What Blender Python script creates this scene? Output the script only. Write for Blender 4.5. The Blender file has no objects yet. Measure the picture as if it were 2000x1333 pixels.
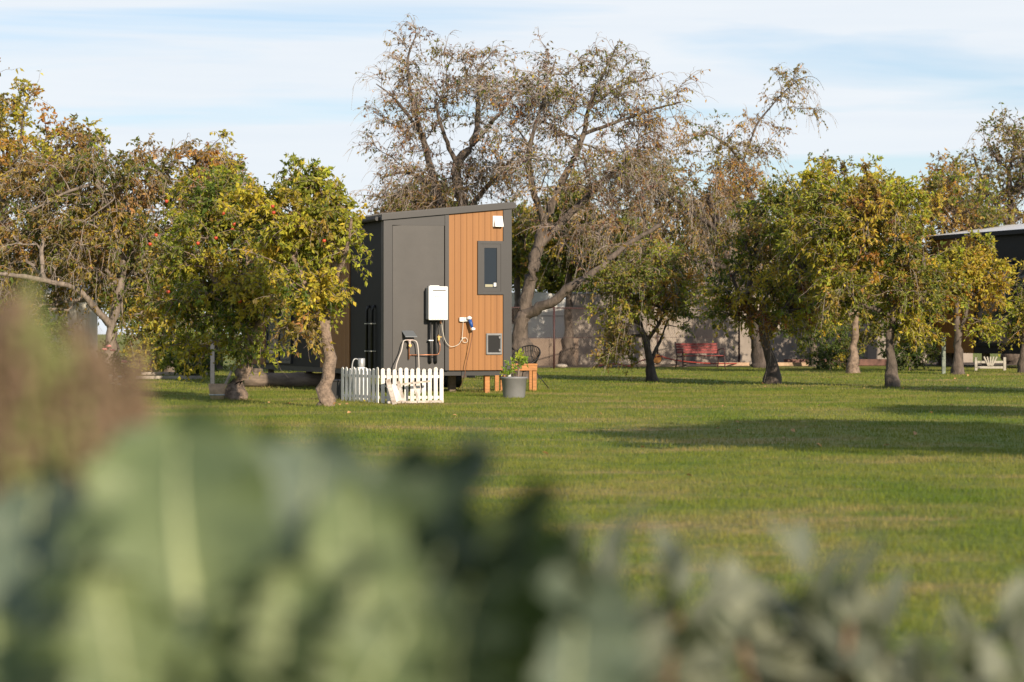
import bpy, math, random
import numpy as np
from mathutils import Vector, Matrix
R = math.radians
scene = bpy.context.scene
COL = scene.collection

# ------------------------------------------------------------------ camera, sky, sun, exposure
CH = 1.14          # camera height
F = 4722.0         # focal length in photo pixels (2000 wide)
HZ = 650.0         # horizon row in the photo
cam = bpy.data.cameras.new("camera"); camo = bpy.data.objects.new("camera", cam); COL.objects.link(camo)
cam.lens = 85.0; cam.sensor_width = 36.0; cam.clip_start = 0.1; cam.clip_end = 3000
cam.shift_y = -16.5 / 2000.0
camo.location = (0, 0, CH); camo.rotation_euler = (R(90), 0, 0)
cam.dof.use_dof = True; cam.dof.focus_distance = 43.5; cam.dof.aperture_fstop = 3.3
scene.camera = camo
scene.cycles.use_denoising = True
try:
    scene.cycles.denoiser = 'OPENIMAGEDENOISE'; scene.cycles.denoising_input_passes = 'RGB_ALBEDO_NORMAL'
except Exception: pass
scene.cycles.max_bounces = 6; scene.cycles.transparent_max_bounces = 6
scene.cycles.diffuse_bounces = 3; scene.cycles.transmission_bounces = 4
scene.cycles.sample_clamp_indirect = 4

SUN_AZ, SUN_EL = 26.0, 20.0     # azimuth to the right of straight behind the camera
sdir = Vector((math.sin(R(SUN_AZ)) * math.cos(R(SUN_EL)), -math.cos(R(SUN_AZ)) * math.cos(R(SUN_EL)), math.sin(R(SUN_EL))))
sl = bpy.data.lights.new("sun", 'SUN'); sl.energy = 5.0; sl.angle = R(0.6); sl.color = (1.0, 0.85, 0.66)
so = bpy.data.objects.new("sun", sl); COL.objects.link(so)
so.rotation_euler = (-sdir).to_track_quat('-Z', 'Y').to_euler(); so.location = (10, -20, 20)

vs = scene.view_settings
vs.view_transform = 'Standard'; vs.look = 'None'; vs.gamma = 1.0; vs.exposure = 0.34

w = bpy.data.worlds.new("World"); scene.world = w; w.use_nodes = True
wn, wl = w.node_tree.nodes, w.node_tree.links
wn.clear()
out = wn.new('ShaderNodeOutputWorld'); bg = wn.new('ShaderNodeBackground'); bg.inputs[1].default_value = 0.1
sky = wn.new('ShaderNodeTexSky'); sky.sky_type = 'NISHITA'; sky.sun_disc = False
sky.sun_elevation = R(SUN_EL); sky.sun_rotation = R(180 - SUN_AZ); sky.altitude = 0; sky.air_density = 1.0; sky.dust_density = 0.2; sky.ozone_density = 3.0
tc = wn.new('ShaderNodeTexCoord')
mp = wn.new('ShaderNodeMapping'); mp.inputs['Rotation'].default_value = (0, R(6), 0); mp.inputs['Scale'].default_value = (2.2, 2.2, 26.0)
mp.inputs['Location'].default_value = (6.6, 0.0, 2.2)
nz = wn.new('ShaderNodeTexNoise'); nz.inputs['Scale'].default_value = 1.35; nz.inputs['Detail'].default_value = 6; nz.inputs['Roughness'].default_value = 0.5
nz.inputs['Distortion'].default_value = 0.35
rp = wn.new('ShaderNodeValToRGB'); rp.color_ramp.elements[0].position = 0.33; rp.color_ramp.elements[1].position = 0.50
rp.color_ramp.elements[0].color = (0.25, 0.25, 0.25, 1); rp.color_ramp.elements[1].color = (0.96, 0.96, 0.96, 1)
mp2 = wn.new('ShaderNodeMapping'); mp2.inputs['Rotation'].default_value = (0, R(5.0), 0); mp2.inputs['Scale'].default_value = (7, 7, 110.0)
nz2 = wn.new('ShaderNodeTexNoise'); nz2.inputs['Scale'].default_value = 1.2; nz2.inputs['Detail'].default_value = 5
cr = wn.new('ShaderNodeMix'); cr.data_type = 'RGBA'; cr.inputs[6].default_value = (6.3, 6.85, 7.5, 1); cr.inputs[7].default_value = (7.3, 7.55, 7.8, 1)
mx = wn.new('ShaderNodeMix'); mx.data_type = 'RGBA'
wl.new(tc.outputs['Generated'], mp.inputs[0]); wl.new(mp.outputs[0], nz.inputs[0]); wl.new(nz.outputs[0], rp.inputs[0])
wl.new(tc.outputs['Generated'], mp2.inputs[0]); wl.new(mp2.outputs[0], nz2.inputs[0]); wl.new(nz2.outputs[0], cr.inputs[0])
sz = wn.new('ShaderNodeSeparateXYZ'); wl.new(tc.outputs['Generated'], sz.inputs[0])
ff = wn.new('ShaderNodeMapRange'); ff.inputs[1].default_value = 0.16; ff.inputs[2].default_value = 0.5; ff.inputs[3].default_value = 1.0; ff.inputs[4].default_value = 0.42   # thin cirrus band low in the sky, mostly clear overhead
wl.new(sz.outputs[2], ff.inputs[0])
fm = wn.new('ShaderNodeMath'); fm.operation = 'MULTIPLY'; wl.new(rp.outputs[0], fm.inputs[0]); wl.new(ff.outputs[0], fm.inputs[1])
st_ = wn.new('ShaderNodeMix'); st_.data_type = 'RGBA'; st_.blend_type = 'MULTIPLY'; st_.inputs[0].default_value = 1.0; st_.inputs[7].default_value = (0.80, 0.89, 0.98, 1)
wl.new(sky.outputs[0], st_.inputs[6])
hb = wn.new('ShaderNodeMapRange'); hb.inputs[1].default_value = 0.03; hb.inputs[2].default_value = 0.11; hb.inputs[3].default_value = 0.88; hb.inputs[4].default_value = 0.0   # cloud bank thickening towards the horizon
wl.new(sz.outputs[2], hb.inputs[0])
mxx_ = wn.new('ShaderNodeMath'); mxx_.operation = 'MAXIMUM'; wl.new(fm.outputs[0], mxx_.inputs[0]); wl.new(hb.outputs[0], mxx_.inputs[1])
wl.new(mxx_.outputs[0], mx.inputs[0]); wl.new(st_.outputs[2], mx.inputs[6]); wl.new(cr.outputs[2], mx.inputs[7])
wl.new(mx.outputs[2], bg.inputs[0]); wl.new(bg.outputs[0], out.inputs[0])

# ------------------------------------------------------------------ helpers
def gx(px, D): return (px - 1000.0) / F * D
def gz(py, D): return CH - (py - HZ) / F * D
def gd(py): return CH * F / (py - HZ)
def gp(px, py):
    D = gd(py); return (gx(px, D), D)

def np_mesh(name, V, faces_idx, sizes, colors=None, smooth=False):
    me = bpy.data.meshes.new(name)
    V = np.asarray(V, dtype=np.float32).reshape(-1, 3)
    faces_idx = np.asarray(faces_idx, dtype=np.int32).ravel(); sizes = np.asarray(sizes, dtype=np.int32).ravel()
    me.vertices.add(len(V)); me.vertices.foreach_set('co', V.ravel())
    me.loops.add(len(faces_idx)); me.loops.foreach_set('vertex_index', faces_idx)
    me.polygons.add(len(sizes))
    st = np.concatenate(([0], np.cumsum(sizes)[:-1])).astype(np.int32)
    me.polygons.foreach_set('loop_start', st)
    try: me.polygons.foreach_set('loop_total', sizes)
    except Exception: pass
    me.polygons.foreach_set('use_smooth', np.full(len(sizes), smooth, dtype=bool))
    me.update(calc_edges=True)
    if colors is not None:
        a = me.color_attributes.new('tint', 'FLOAT_COLOR', 'POINT')
        c = np.ones((len(V), 4), dtype=np.float32); c[:, :3] = colors
        a.data.foreach_set('color', c.ravel())
    return me

class MB:
    """collects boxes, prisms, tubes into one mesh"""
    def __init__(s): s.v = []; s.f = []; s.sm = []
    def add(s, vs_, fs, smooth=False):
        o = len(s.v); s.v += [tuple(v) for v in vs_]; s.f += [tuple(i + o for i in f) for f in fs]; s.sm += [smooth] * len(fs); return s
    def box(s, x0, x1, y0, y1, z0, z1, bev=0.0):
        if bev <= 0:
            return s.add([(x0,y0,z0),(x1,y0,z0),(x1,y1,z0),(x0,y1,z0),(x0,y0,z1),(x1,y0,z1),(x1,y1,z1),(x0,y1,z1)],
                         [(0,3,2,1),(4,5,6,7),(0,1,5,4),(1,2,6,5),(2,3,7,6),(3,0,4,7)])
        b = bev  # octagonal plan bevel + chamfered top and bottom
        def ring(z, i):
            return [(x0+b+i,y0+i,z),(x1-b-i,y0+i,z),(x1-i,y0+b+i,z),(x1-i,y1-b-i,z),(x1-b-i,y1-i,z),(x0+b+i,y1-i,z),(x0+i,y1-b-i,z),(x0+i,y0+b+i,z)]
        h = b * 0.5
        rs = ring(z0, h) + ring(z0 + h, 0) + ring(z1 - h, 0) + ring(z1, h)
        fs = [tuple(range(7, -1, -1)), tuple(range(24, 32))]
        for k in range(3):
            for i in range(8): j = (i + 1) % 8; fs.append((k*8+i, k*8+j, k*8+8+j, k*8+8+i))
        return s.add(rs, fs)
    def prism(s, x0, x1, y0, y1, z0, zl, zr):
        return s.add([(x0,y0,z0),(x1,y0,z0),(x1,y1,z0),(x0,y1,z0),(x0,y0,zl),(x1,y0,zr),(x1,y1,zr),(x0,y1,zl)],
                     [(0,3,2,1),(4,5,6,7),(0,1,5,4),(1,2,6,5),(2,3,7,6),(3,0,4,7)])
    def obox(s, a, b, wd, th, up=(0,0,1)):
        """bar from a to b, width wd (across), thickness th"""
        a = Vector(a); b = Vector(b); d = (b - a).normalized(); u = Vector(up)
        sd = d.cross(u)
        if sd.length < 1e-4: sd = d.cross(Vector((1,0,0)))
        sd.normalize(); n = sd.cross(d).normalized()
        P = []
        for q in (a, b):
            for (i, j) in ((-1,-1),(1,-1),(1,1),(-1,1)): P.append(q + sd*(i*wd/2) + n*(j*th/2))
        return s.add(P, [(3,2,1,0),(4,5,6,7),(0,1,5,4),(1,2,6,5),(2,3,7,6),(3,0,4,7)])
    def tube(s, pts, r, n=8, caps=True):
        pts = [Vector(p) for p in pts]
        rr = r if isinstance(r, (list, tuple)) else [r] * len(pts)
        P = []; ref = Vector((0.13, 0.21, 0.97))
        for i, p in enumerate(pts):
            d = (pts[min(i+1, len(pts)-1)] - pts[max(i-1, 0)]).normalized()
            a = d.cross(ref)
            if a.length < 1e-3: a = d.cross(Vector((1,0,0)))
            a.normalize(); b = d.cross(a).normalized()
            for k in range(n):
                t = 2*math.pi*k/n; P.append(p + (a*math.cos(t) + b*math.sin(t))*rr[i])
        fs = []
        for i in range(len(pts)-1):
            for k in range(n): j = (k+1) % n; fs.append((i*n+k, i*n+j, i*n+n+j, i*n+n+k))
        s.add(P, fs, True)
        if caps:
            o = len(s.v) - len(P); s.f.append(tuple(o+k for k in range(n-1,-1,-1))); s.f.append(tuple(o+(len(pts)-1)*n+k for k in range(n))); s.sm += [False]*2
        return s
    def lathe(s, cx, cy, prof, n=24):
        P = []
        for (r, z) in prof:
            for k in range(n): t = 2*math.pi*k/n; P.append((cx + r*math.cos(t), cy + r*math.sin(t), z))
        fs = []
        for i in range(len(prof)-1):
            for k in range(n): j = (k+1) % n; fs.append((i*n+k, i*n+j, i*n+n+j, i*n+n+k))
        return s.add(P, fs, True)
    def ball(s, c, rx, ry, rz, nu=8, nv=6):
        P = []; fs = []
        for i in range(nv+1):
            ph = math.pi*i/nv
            for k in range(nu): t = 2*math.pi*k/nu; P.append((c[0]+rx*math.sin(ph)*math.cos(t), c[1]+ry*math.sin(ph)*math.sin(t), c[2]+rz*math.cos(ph)))
        for i in range(nv):
            for k in range(nu): j = (k+1) % nu; fs.append((i*nu+k, i*nu+nu+k, i*nu+nu+j, i*nu+j))
        return s.add(P, fs, True)
    def build(s, name, mat, parent=None, **kw):
        me = bpy.data.meshes.new(name); me.from_pydata(s.v, [], s.f)
        me.polygons.foreach_set('use_smooth', s.sm); me.update()
        return link(name, me, mat, parent, **kw)

def link(name, me, mat, parent=None, label=None, cat=None, group=None, kind=None, loc=None):
    if mat is not None: me.materials.append(mat)
    o = bpy.data.objects.new(name, me); COL.objects.link(o)
    if parent is not None: o.parent = parent
    if loc is not None: o.location = loc
    return tag(o, label, cat, group, kind)
def tag(o, label=None, cat=None, group=None, kind=None):
    if label: o['label'] = label
    if cat: o['category'] = cat
    if group: o['group'] = group
    if kind: o['kind'] = kind
    return o
def thing(name, label, cat, loc=(0,0,0), rz=0, group=None):
    o = bpy.data.objects.new(name, None); COL.objects.link(o); o.empty_display_size = 0.2
    o.location = loc; o.rotation_euler = (0, 0, rz)
    return tag(o, label, cat, group)
def dup(root, loc, rz, label, sc=None, group=None):
    r = root.copy(); COL.objects.link(r); r.location = loc; r.rotation_euler = (0, 0, rz)
    if sc: r.scale = sc
    r['label'] = label
    if group: r['group'] = group
    for ch in list(root.children):
        c = ch.copy(); COL.objects.link(c); c.parent = r
        for g in ch.children:
            d = g.copy(); COL.objects.link(d); d.parent = c
    return r

# ------------------------------------------------------------------ materials
def mat(name, col, rough=0.6, metal=0.0, var=0.0, vscale=8.0, bump=0.0, bscale=60.0, spec=None, stretch=(1,1,1), col2=None, coat=0.0):
    m = bpy.data.materials.new(name); m.use_nodes = True
    N, L = m.node_tree.nodes, m.node_tree.links; p = N['Principled BSDF']
    p.inputs['Base Color'].default_value = (*col, 1); p.inputs['Roughness'].default_value = rough; p.inputs['Metallic'].default_value = metal
    if spec is not None: p.inputs['Specular IOR Level'].default_value = spec
    if coat: p.inputs['Coat Weight'].default_value = coat
    if var > 0 or bump > 0:
        t = N.new('ShaderNodeTexCoord'); mpg = N.new('ShaderNodeMapping'); mpg.inputs['Scale'].default_value = stretch
        L.new(t.outputs['Object'], mpg.inputs[0])
    if var > 0:
        n = N.new('ShaderNodeTexNoise'); n.inputs['Scale'].default_value = vscale; n.inputs['Detail'].default_value = 6; n.inputs['Roughness'].default_value = 0.65
        L.new(mpg.outputs[0], n.inputs[0])
        mxx = N.new('ShaderNodeMix'); mxx.data_type = 'RGBA'
        c2 = col2 if col2 else tuple(c * (1 - var) for c in col)
        c1 = col if col2 else tuple(min(1, c * (1 + var)) for c in col)
        r = N.new('ShaderNodeMapRange'); r.inputs[1].default_value = 0.35; r.inputs[2].default_value = 0.65
        mxx.inputs[6].default_value = (*c2, 1); mxx.inputs[7].default_value = (*c1, 1)
        L.new(n.outputs[0], r.inputs[0]); L.new(r.outputs[0], mxx.inputs[0]); L.new(mxx.outputs[2], p.inputs['Base Color'])
    if bump > 0:
        n2 = N.new('ShaderNodeTexNoise'); n2.inputs['Scale'].default_value = bscale; n2.inputs['Detail'].default_value = 5
        b = N.new('ShaderNodeBump'); b.inputs['Strength'].default_value = bump; b.inputs['Distance'].default_value = 0.02
        L.new(mpg.outputs[0], n2.inputs[0]); L.new(n2.outputs[0], b.inputs['Height']); L.new(b.outputs[0], p.inputs['Normal'])
    return m

def leaf_mat(name, trans=0.3, rough=0.55):
    m = bpy.data.materials.new(name); m.use_nodes = True
    N, L = m.node_tree.nodes, m.node_tree.links; p = N['Principled BSDF']; o = N['Material Output']
    a = N.new('ShaderNodeAttribute'); a.attribute_name = 'tint'
    p.inputs['Roughness'].default_value = rough; p.inputs['Specular IOR Level'].default_value = 0.35
    tr = N.new('ShaderNodeBsdfTranslucent'); ms = N.new('ShaderNodeMixShader'); ms.inputs[0].default_value = trans
    g = N.new('ShaderNodeMix'); g.data_type = 'RGBA'; g.blend_type = 'MULTIPLY'; g.inputs[0].default_value = 1.0; g.inputs[7].default_value = (1.35, 1.3, 0.6, 1)
    L.new(a.outputs['Color'], p.inputs['Base Color']); L.new(a.outputs['Color'], g.inputs[6]); L.new(g.outputs[2], tr.inputs[0])
    L.new(p.outputs[0], ms.inputs[1]); L.new(tr.outputs[0], ms.inputs[2]); L.new(ms.outputs[0], o.inputs[0])
    return m

M = {}
M['leaf'] = leaf_mat('leaf', 0.38)
M['bark'] = mat('bark', (0.105, 0.082, 0.066), 0.9, var=0.5, vscale=9, bump=1.0, bscale=30, stretch=(1,1,0.35))
M['bark_mid'] = mat('bark_mid', (0.20, 0.162, 0.132), 0.9, var=0.45, vscale=9, bump=1.0, bscale=30, stretch=(1,1,0.35))
M['bark_dark'] = mat('bark_dark', (0.075, 0.058, 0.048), 0.9, var=0.45, vscale=9, bump=1.0, bscale=30, stretch=(1,1,0.35))
M['bark_apple'] = mat('bark_apple', (0.22, 0.16, 0.12), 0.9, var=0.45, vscale=14, bump=1.0, bscale=45)
M['bark_pale'] = mat('bark_pale', (0.34, 0.285, 0.245), 0.85, var=0.3, vscale=10)
M['twig'] = mat('twig', (0.25, 0.195, 0.165), 0.85, var=0.3, vscale=10)
M['steel_dark'] = mat('dark_steel_cladding', (0.044, 0.040, 0.0385), 0.45, var=0.14, vscale=1.6, bump=0.05, bscale=3)
M['trim_dark'] = mat('dark_trim', (0.028, 0.0265, 0.028), 0.4, var=0.06, vscale=2)
M['side_dark'] = mat('dark_side_cladding', (0.016, 0.016, 0.017), 0.6, spec=0.2)
M['black'] = mat('black_plastic', (0.012, 0.012, 0.013), 0.5)
M['white_metal'] = mat('white_enamel', (0.82, 0.82, 0.82), 0.32, var=0.03, vscale=5)
M['white_paint'] = mat('white_paint_worn', (0.78, 0.76, 0.74), 0.6, var=1, vscale=9, col2=(0.56, 0.53, 0.47), stretch=(1,1,0.4), bump=0.2, bscale=40)
M['old_white'] = mat('flaking_white_timber', (0.62, 0.57, 0.52), 0.8, var=1, vscale=11, col2=(0.30, 0.24, 0.19), bump=0.4, bscale=50)
M['grey_plastic'] = mat('grey_plastic', (0.20, 0.20, 0.205), 0.5, var=0.08, vscale=6)
M['galv'] = mat('galvanised_steel', (0.42, 0.42, 0.42), 0.45, metal=0.5, var=0.2, vscale=12)
M['copper'] = mat('copper', (0.55, 0.24, 0.13), 0.4, metal=0.6)
M['brass'] = mat('brass', (0.55, 0.36, 0.13), 0.4, metal=0.6)
M['blue'] = mat('blue_plastic', (0.012, 0.075, 0.30), 0.4)
M['hose_grey'] = mat('pale_hose', (0.55, 0.50, 0.46), 0.5)
M['cable_white'] = mat('white_cable', (0.62, 0.58, 0.50), 0.5)
M['cord_brown'] = mat('brown_cord', (0.16, 0.07, 0.04), 0.6)
M['deck'] = mat('orange_treated_pine', (0.40, 0.17, 0.05), 0.65, var=0.25, vscale=6, stretch=(1,1,6), bump=0.2, bscale=40)
M['red'] = mat('faded_red_paint', (0.21, 0.03, 0.026), 0.6, var=0.35, vscale=12)
M['iron'] = mat('dark_red_iron', (0.05, 0.018, 0.018), 0.6)
M['hose_red'] = mat('red_hose', (0.30, 0.04, 0.03), 0.5)
M['soil'] = mat('bare_soil', (0.10, 0.07, 0.05), 0.95, var=0.5, vscale=3, bump=0.6, bscale=20)
M['render'] = mat('weathered_render', (0.34, 0.29, 0.245), 0.9, var=1, vscale=0.55, col2=(0.21, 0.18, 0.155), bump=0.3, bscale=12)
M['render_low'] = mat('brown_block', (0.22, 0.165, 0.125), 0.9, var=1, vscale=0.9, col2=(0.14, 0.10, 0.08), bump=0.3, bscale=12)
M['rack'] = mat('dull_whitish_timber', (0.36, 0.33, 0.28), 0.8, var=0.2, vscale=9)
M['timber_pale'] = mat('pale_timber', (0.42, 0.29, 0.19), 0.8, var=0.3, vscale=5)
M['log'] = mat('grey_log', (0.17, 0.13, 0.10), 0.9, var=0.4, vscale=7, stretch=(0.3,1,1), bump=0.8, bscale=20)
M['cut'] = mat('cut_wood', (0.62, 0.27, 0.07), 0.8, var=0.2, vscale=12)
M['stone'] = mat('pale_stone', (0.38, 0.33, 0.28), 0.9, var=0.3, vscale=8, bump=0.6, bscale=20)
M['caravan'] = mat('cream_caravan_panel', (0.75, 0.73, 0.68), 0.5, var=0.08, vscale=1.5)
M['shed'] = mat('pale_corrugated', (0.50, 0.47, 0.40), 0.6, var=0.12, vscale=2)
M['white_wall'] = mat('white_weatherboard', (0.72, 0.70, 0.68), 0.7, var=0.08, vscale=2)
M['roof_grey'] = mat('grey_iron_roof', (0.22, 0.24, 0.28), 0.5, var=0.1, vscale=2)
M['roof_light'] = mat('light_roof_sheet', (0.80, 0.80, 0.82), 0.4, var=0.06, vscale=2)
M['apple'] = mat('red_apple', (0.42, 0.055, 0.022), 0.35, var=0.4, vscale=14)
M['rose'] = mat('pink_petal', (0.65, 0.25, 0.24), 0.6, var=0.2, vscale=40)
M['petal_white'] = mat('white_petal', (0.68, 0.68, 0.66), 0.6)
M['yellow'] = mat('yellow_petal', (0.75, 0.55, 0.02), 0.6)
M['sticker'] = mat('paper_sticker', (0.75, 0.76, 0.74), 0.6)
M['ink'] = mat('grey_print', (0.18, 0.18, 0.20), 0.6)

m = bpy.data.materials.new('dark_glass'); m.use_nodes = True
p = m.node_tree.nodes['Principled BSDF']; p.inputs['Base Color'].default_value = (0.012, 0.018, 0.026, 1); p.inputs['Roughness'].default_value = 0.06
p.inputs['Specular IOR Level'].default_value = 0.6; M['glass'] = m

# cedar: per-board tone from object x position
def cedar_mat(name, k=1.0, bw=0.12, axis=0):
    m = bpy.data.materials.new(name); m.use_nodes = True
    N, L = m.node_tree.nodes, m.node_tree.links; p = N['Principled BSDF']; p.inputs['Roughness'].default_value = 0.55
    t = N.new('ShaderNodeTexCoord'); sx = N.new('ShaderNodeSeparateXYZ'); L.new(t.outputs['Object'], sx.inputs[0])
    dv = N.new('ShaderNodeMath'); dv.operation = 'DIVIDE'; dv.inputs[1].default_value = bw; L.new(sx.outputs[axis], dv.inputs[0])
    fl = N.new('ShaderNodeMath'); fl.operation = 'FLOOR'; L.new(dv.outputs[0], fl.inputs[0])
    wn_ = N.new('ShaderNodeTexWhiteNoise'); wn_.noise_dimensions = '1D'; L.new(fl.outputs[0], wn_.inputs['W'])
    mpg = N.new('ShaderNodeMapping'); mpg.inputs['Scale'].default_value = (30, 30, 1.2); L.new(t.outputs['Object'], mpg.inputs[0])
    n = N.new('ShaderNodeTexNoise'); n.inputs['Scale'].default_value = 3; n.inputs['Detail'].default_value = 7; L.new(mpg.outputs[0], n.inputs[0])
    ad = N.new('ShaderNodeMath'); ad.operation = 'MULTIPLY_ADD'; ad.inputs[1].default_value = 0.55; L.new(wn_.outputs[0], ad.inputs[0]); 
    m2 = N.new('ShaderNodeMath'); m2.operation = 'MULTIPLY'; m2.inputs[1].default_value = 0.5; L.new(n.outputs[0], m2.inputs[0]); L.new(m2.outputs[0], ad.inputs[2])
    cr_ = N.new('ShaderNodeMix'); cr_.data_type = 'RGBA'
    cr_.inputs[6].default_value = (0.235*k, 0.092*k, 0.017*k, 1); cr_.inputs[7].default_value = (0.30*k, 0.123*k, 0.024*k, 1)
    L.new(ad.outputs[0], cr_.inputs[0]); L.new(cr_.outputs[2], p.inputs['Base Color'])
    return m
M['cedar'] = cedar_mat('cedar_boards', 1.0)
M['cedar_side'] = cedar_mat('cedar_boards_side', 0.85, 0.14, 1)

# grass colour shared by sheet and blades (world position noise = real patches of dry and green turf)
def grass_mat(name, sheet):
    m = bpy.data.materials.new(name); m.use_nodes = True
    N, L = m.node_tree.nodes, m.node_tree.links; p = N['Principled BSDF']; p.inputs['Roughness'].default_value = 0.75
    p.inputs['Specular IOR Level'].default_value = 0.15
    g = N.new('ShaderNodeNewGeometry')
    def noise(sc, det, stretch=(1,1,1), rough=0.6):
        mpg = N.new('ShaderNodeMapping'); mpg.inputs['Scale'].default_value = stretch; L.new(g.outputs['Position'], mpg.inputs[0])
        n = N.new('ShaderNodeTexNoise'); n.inputs['Scale'].default_value = sc; n.inputs['Detail'].default_value = det; n.inputs['Roughness'].default_value = rough
        L.new(mpg.outputs[0], n.inputs[0]); return n.outputs[0]
    def rng_(v, a, b):
        r = N.new('ShaderNodeMapRange'); r.inputs[1].default_value = a; r.inputs[2].default_value = b; L.new(v, r.inputs[0]); return r.outputs[0]
    def mixc(fac, a, b):
        x = N.new('ShaderNodeMix'); x.data_type = 'RGBA'; L.new(fac, x.inputs[0])
        for k, v in ((6, a), (7, b)):
            if isinstance(v, tuple): x.inputs[k].default_value = (*v, 1)
            else: L.new(v, x.inputs[k])
        return x.outputs[2]
    big = rng_(noise(0.55, 5, (1, 0.8, 1)), 0.36, 0.64)
    base = mixc(big, (0.135, 0.190, 0.024), (0.225, 0.238, 0.048))
    dry = rng_(noise(0.36, 6, (0.7, 1.5, 1), 0.7), 0.49, 0.66)
    base = mixc(dry, base, (0.33, 0.26, 0.115))
    mid = rng_(noise(2.6, 5, (1, 1, 1), 0.7), 0.38, 0.62)
    mm_ = N.new('ShaderNodeMix'); mm_.data_type = 'RGBA'; mm_.blend_type = 'MULTIPLY'; mm_.inputs[0].default_value = 1.0
    L.new(base, mm_.inputs[6]); L.new(mixc(mid, (0.80, 0.90, 0.80), (1.18, 1.08, 1.15)), mm_.inputs[7]); base = mm_.outputs[2]
    fine = rng_(noise(14 if sheet else 22, 4), 0.3, 0.7)
    hs = N.new('ShaderNodeMix'); hs.data_type = 'RGBA'; hs.blend_type = 'MULTIPLY'; hs.inputs[0].default_value = 1.0
    L.new(base, hs.inputs[6]); L.new(mixc(fine, (0.62, 0.68, 0.60), (1.25, 1.2, 1.15)), hs.inputs[7])
    L.new(hs.outputs[2], p.inputs['Base Color'])
    if sheet:
        b = N.new('ShaderNodeBump'); b.inputs['Strength'].default_value = 1.0; b.inputs['Distance'].default_value = 0.03
        L.new(noise(26, 6), b.inputs['Height']); L.new(b.outputs[0], p.inputs['Normal'])
    else:
        tr = N.new('ShaderNodeBsdfTranslucent'); ms = N.new('ShaderNodeMixShader'); ms.inputs[0].default_value = 0.3
        L.new(hs.outputs[2], tr.inputs[0]); L.new(p.outputs[0], ms.inputs[1]); L.new(tr.outputs[0], ms.inputs[2])
        L.new(ms.outputs[0], N['Material Output'].inputs[0])
    return m
M['lawn'] = grass_mat('lawn_turf', True); M['blades'] = grass_mat('grass_blades', False)

# ------------------------------------------------------------------ ground
rs = np.random.RandomState(5)
xs = np.concatenate(([-900,-300,-100,-50], np.linspace(-30, 35, 66), [60,120,350,900])); ys = np.concatenate(([-300,-60,-20], np.linspace(-5, 105, 111), [140,220,500,1500]))
X, Y = np.meshgrid(xs, ys, indexing='ij')
Z = 0.02*np.sin(X*0.9+Y*0.35)*np.sin(Y*0.45+1.3) * ((Y > 2) & (Y < 60))
Z = np.where((np.abs(Y-45) < 8) & (X < 3) & (X > -9), Z*0.3, Z) - 0.01
nx_, ny_ = X.shape
idx = np.arange(nx_*ny_).reshape(nx_, ny_)
q = np.stack([idx[:-1,:-1], idx[1:,:-1], idx[1:,1:], idx[:-1,1:]], -1).reshape(-1, 4)
me = np_mesh('lawn', np.stack([X, Y, Z], -1), q, np.full(len(q), 4), smooth=True)
link('lawn', me, M['lawn'], kind='structure')
def gh(x, y):
    z = 0.02*np.sin(x*0.9+y*0.35)*np.sin(y*0.45+1.3) * ((y > 2) & (y < 60))
    return np.where((np.abs(y-45) < 8) & (x < 3) & (x > -9), z*0.3, z) - 0.01

b = MB()
pts0 = [(gx(985, 76), 77), (gx(1120, 79), 80.0), (gx(1300, 80), 80.5), (gx(1500, 82), 82.5), (gx(1700, 84), 84), (26, 84)]
n = len(pts0)
b.add([(x, y, 0.006) for x, y in pts0] + [(x + (1 if i else 0), 93, 0.006) for i, (x, y) in enumerate(pts0)], [(i, i+1, n+i+1, n+i) for i in range(n-1)])
b.build('soil_bed', M['soil'], kind='structure')

# grass blades: one uncountable mass
def blades(n, d0, d1, seed, hmin, hmax, wd):
    r = np.random.RandomState(seed)
    D = np.sqrt(r.uniform(d0*d0, d1*d1, n)); a = r.uniform(-0.235, 0.235, n)
    x = a*D; y = D
    keep = ~((y > 78) & (x > -0.5)) ; x = x[keep]; y = y[keep]; n = len(x)
    z = gh(x, y) - 0.005
    az = r.uniform(0, 2*math.pi, n); h = r.uniform(hmin, hmax, n) * (0.75 + 0.5*np.sin(x*1.7+y*2.3)**2); w_ = r.uniform(0.6, 1.2, n)*wd
    tl = r.uniform(0, 0.8, n)*h; ta = r.uniform(0, 2*math.pi, n)
    cx, cy = np.cos(az)*w_/2, np.sin(az)*w_/2
    V = np.stack([np.stack([x-cx, y-cy, z], -1), np.stack([x+cx, y+cy, z], -1), np.stack([x+np.cos(ta)*tl, y+np.sin(ta)*tl, z+h], -1)], 1)
    return V
V = np.concatenate([blades(130000, 9, 24, 1, 0.02, 0.045, 0.007).reshape(-1,3), blades(150000, 24, 48, 2, 0.02, 0.05, 0.011).reshape(-1,3),
                    blades(110000, 48, 84, 3, 0.02, 0.055, 0.02).reshape(-1,3)])
def tufts(bases, seed):
    r = np.random.RandomState(seed); out = []
    for (x, y, rr, n) in bases:
        a = r.uniform(0, 2*math.pi, n); q = rr*np.sqrt(r.uniform(.05, 1, n)); px, py = x+q*np.cos(a), y+q*np.sin(a)
        h = r.uniform(.04, .13, n)*(1.15-q/rr); az = r.uniform(0, 6.28, n); w_ = .009; z = gh(px, py) - .005
        cx, cy = np.cos(az)*w_/2, np.sin(az)*w_/2; ta = r.uniform(0, 6.28, n)
        out.append(np.stack([np.stack([px-cx, py-cy, z], -1), np.stack([px+cx, py+cy, z], -1), np.stack([px+np.cos(ta)*h*.5, py+np.sin(ta)*h*.5, z+h], -1)], 1).reshape(-1, 3))
    return np.concatenate(out)
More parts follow.
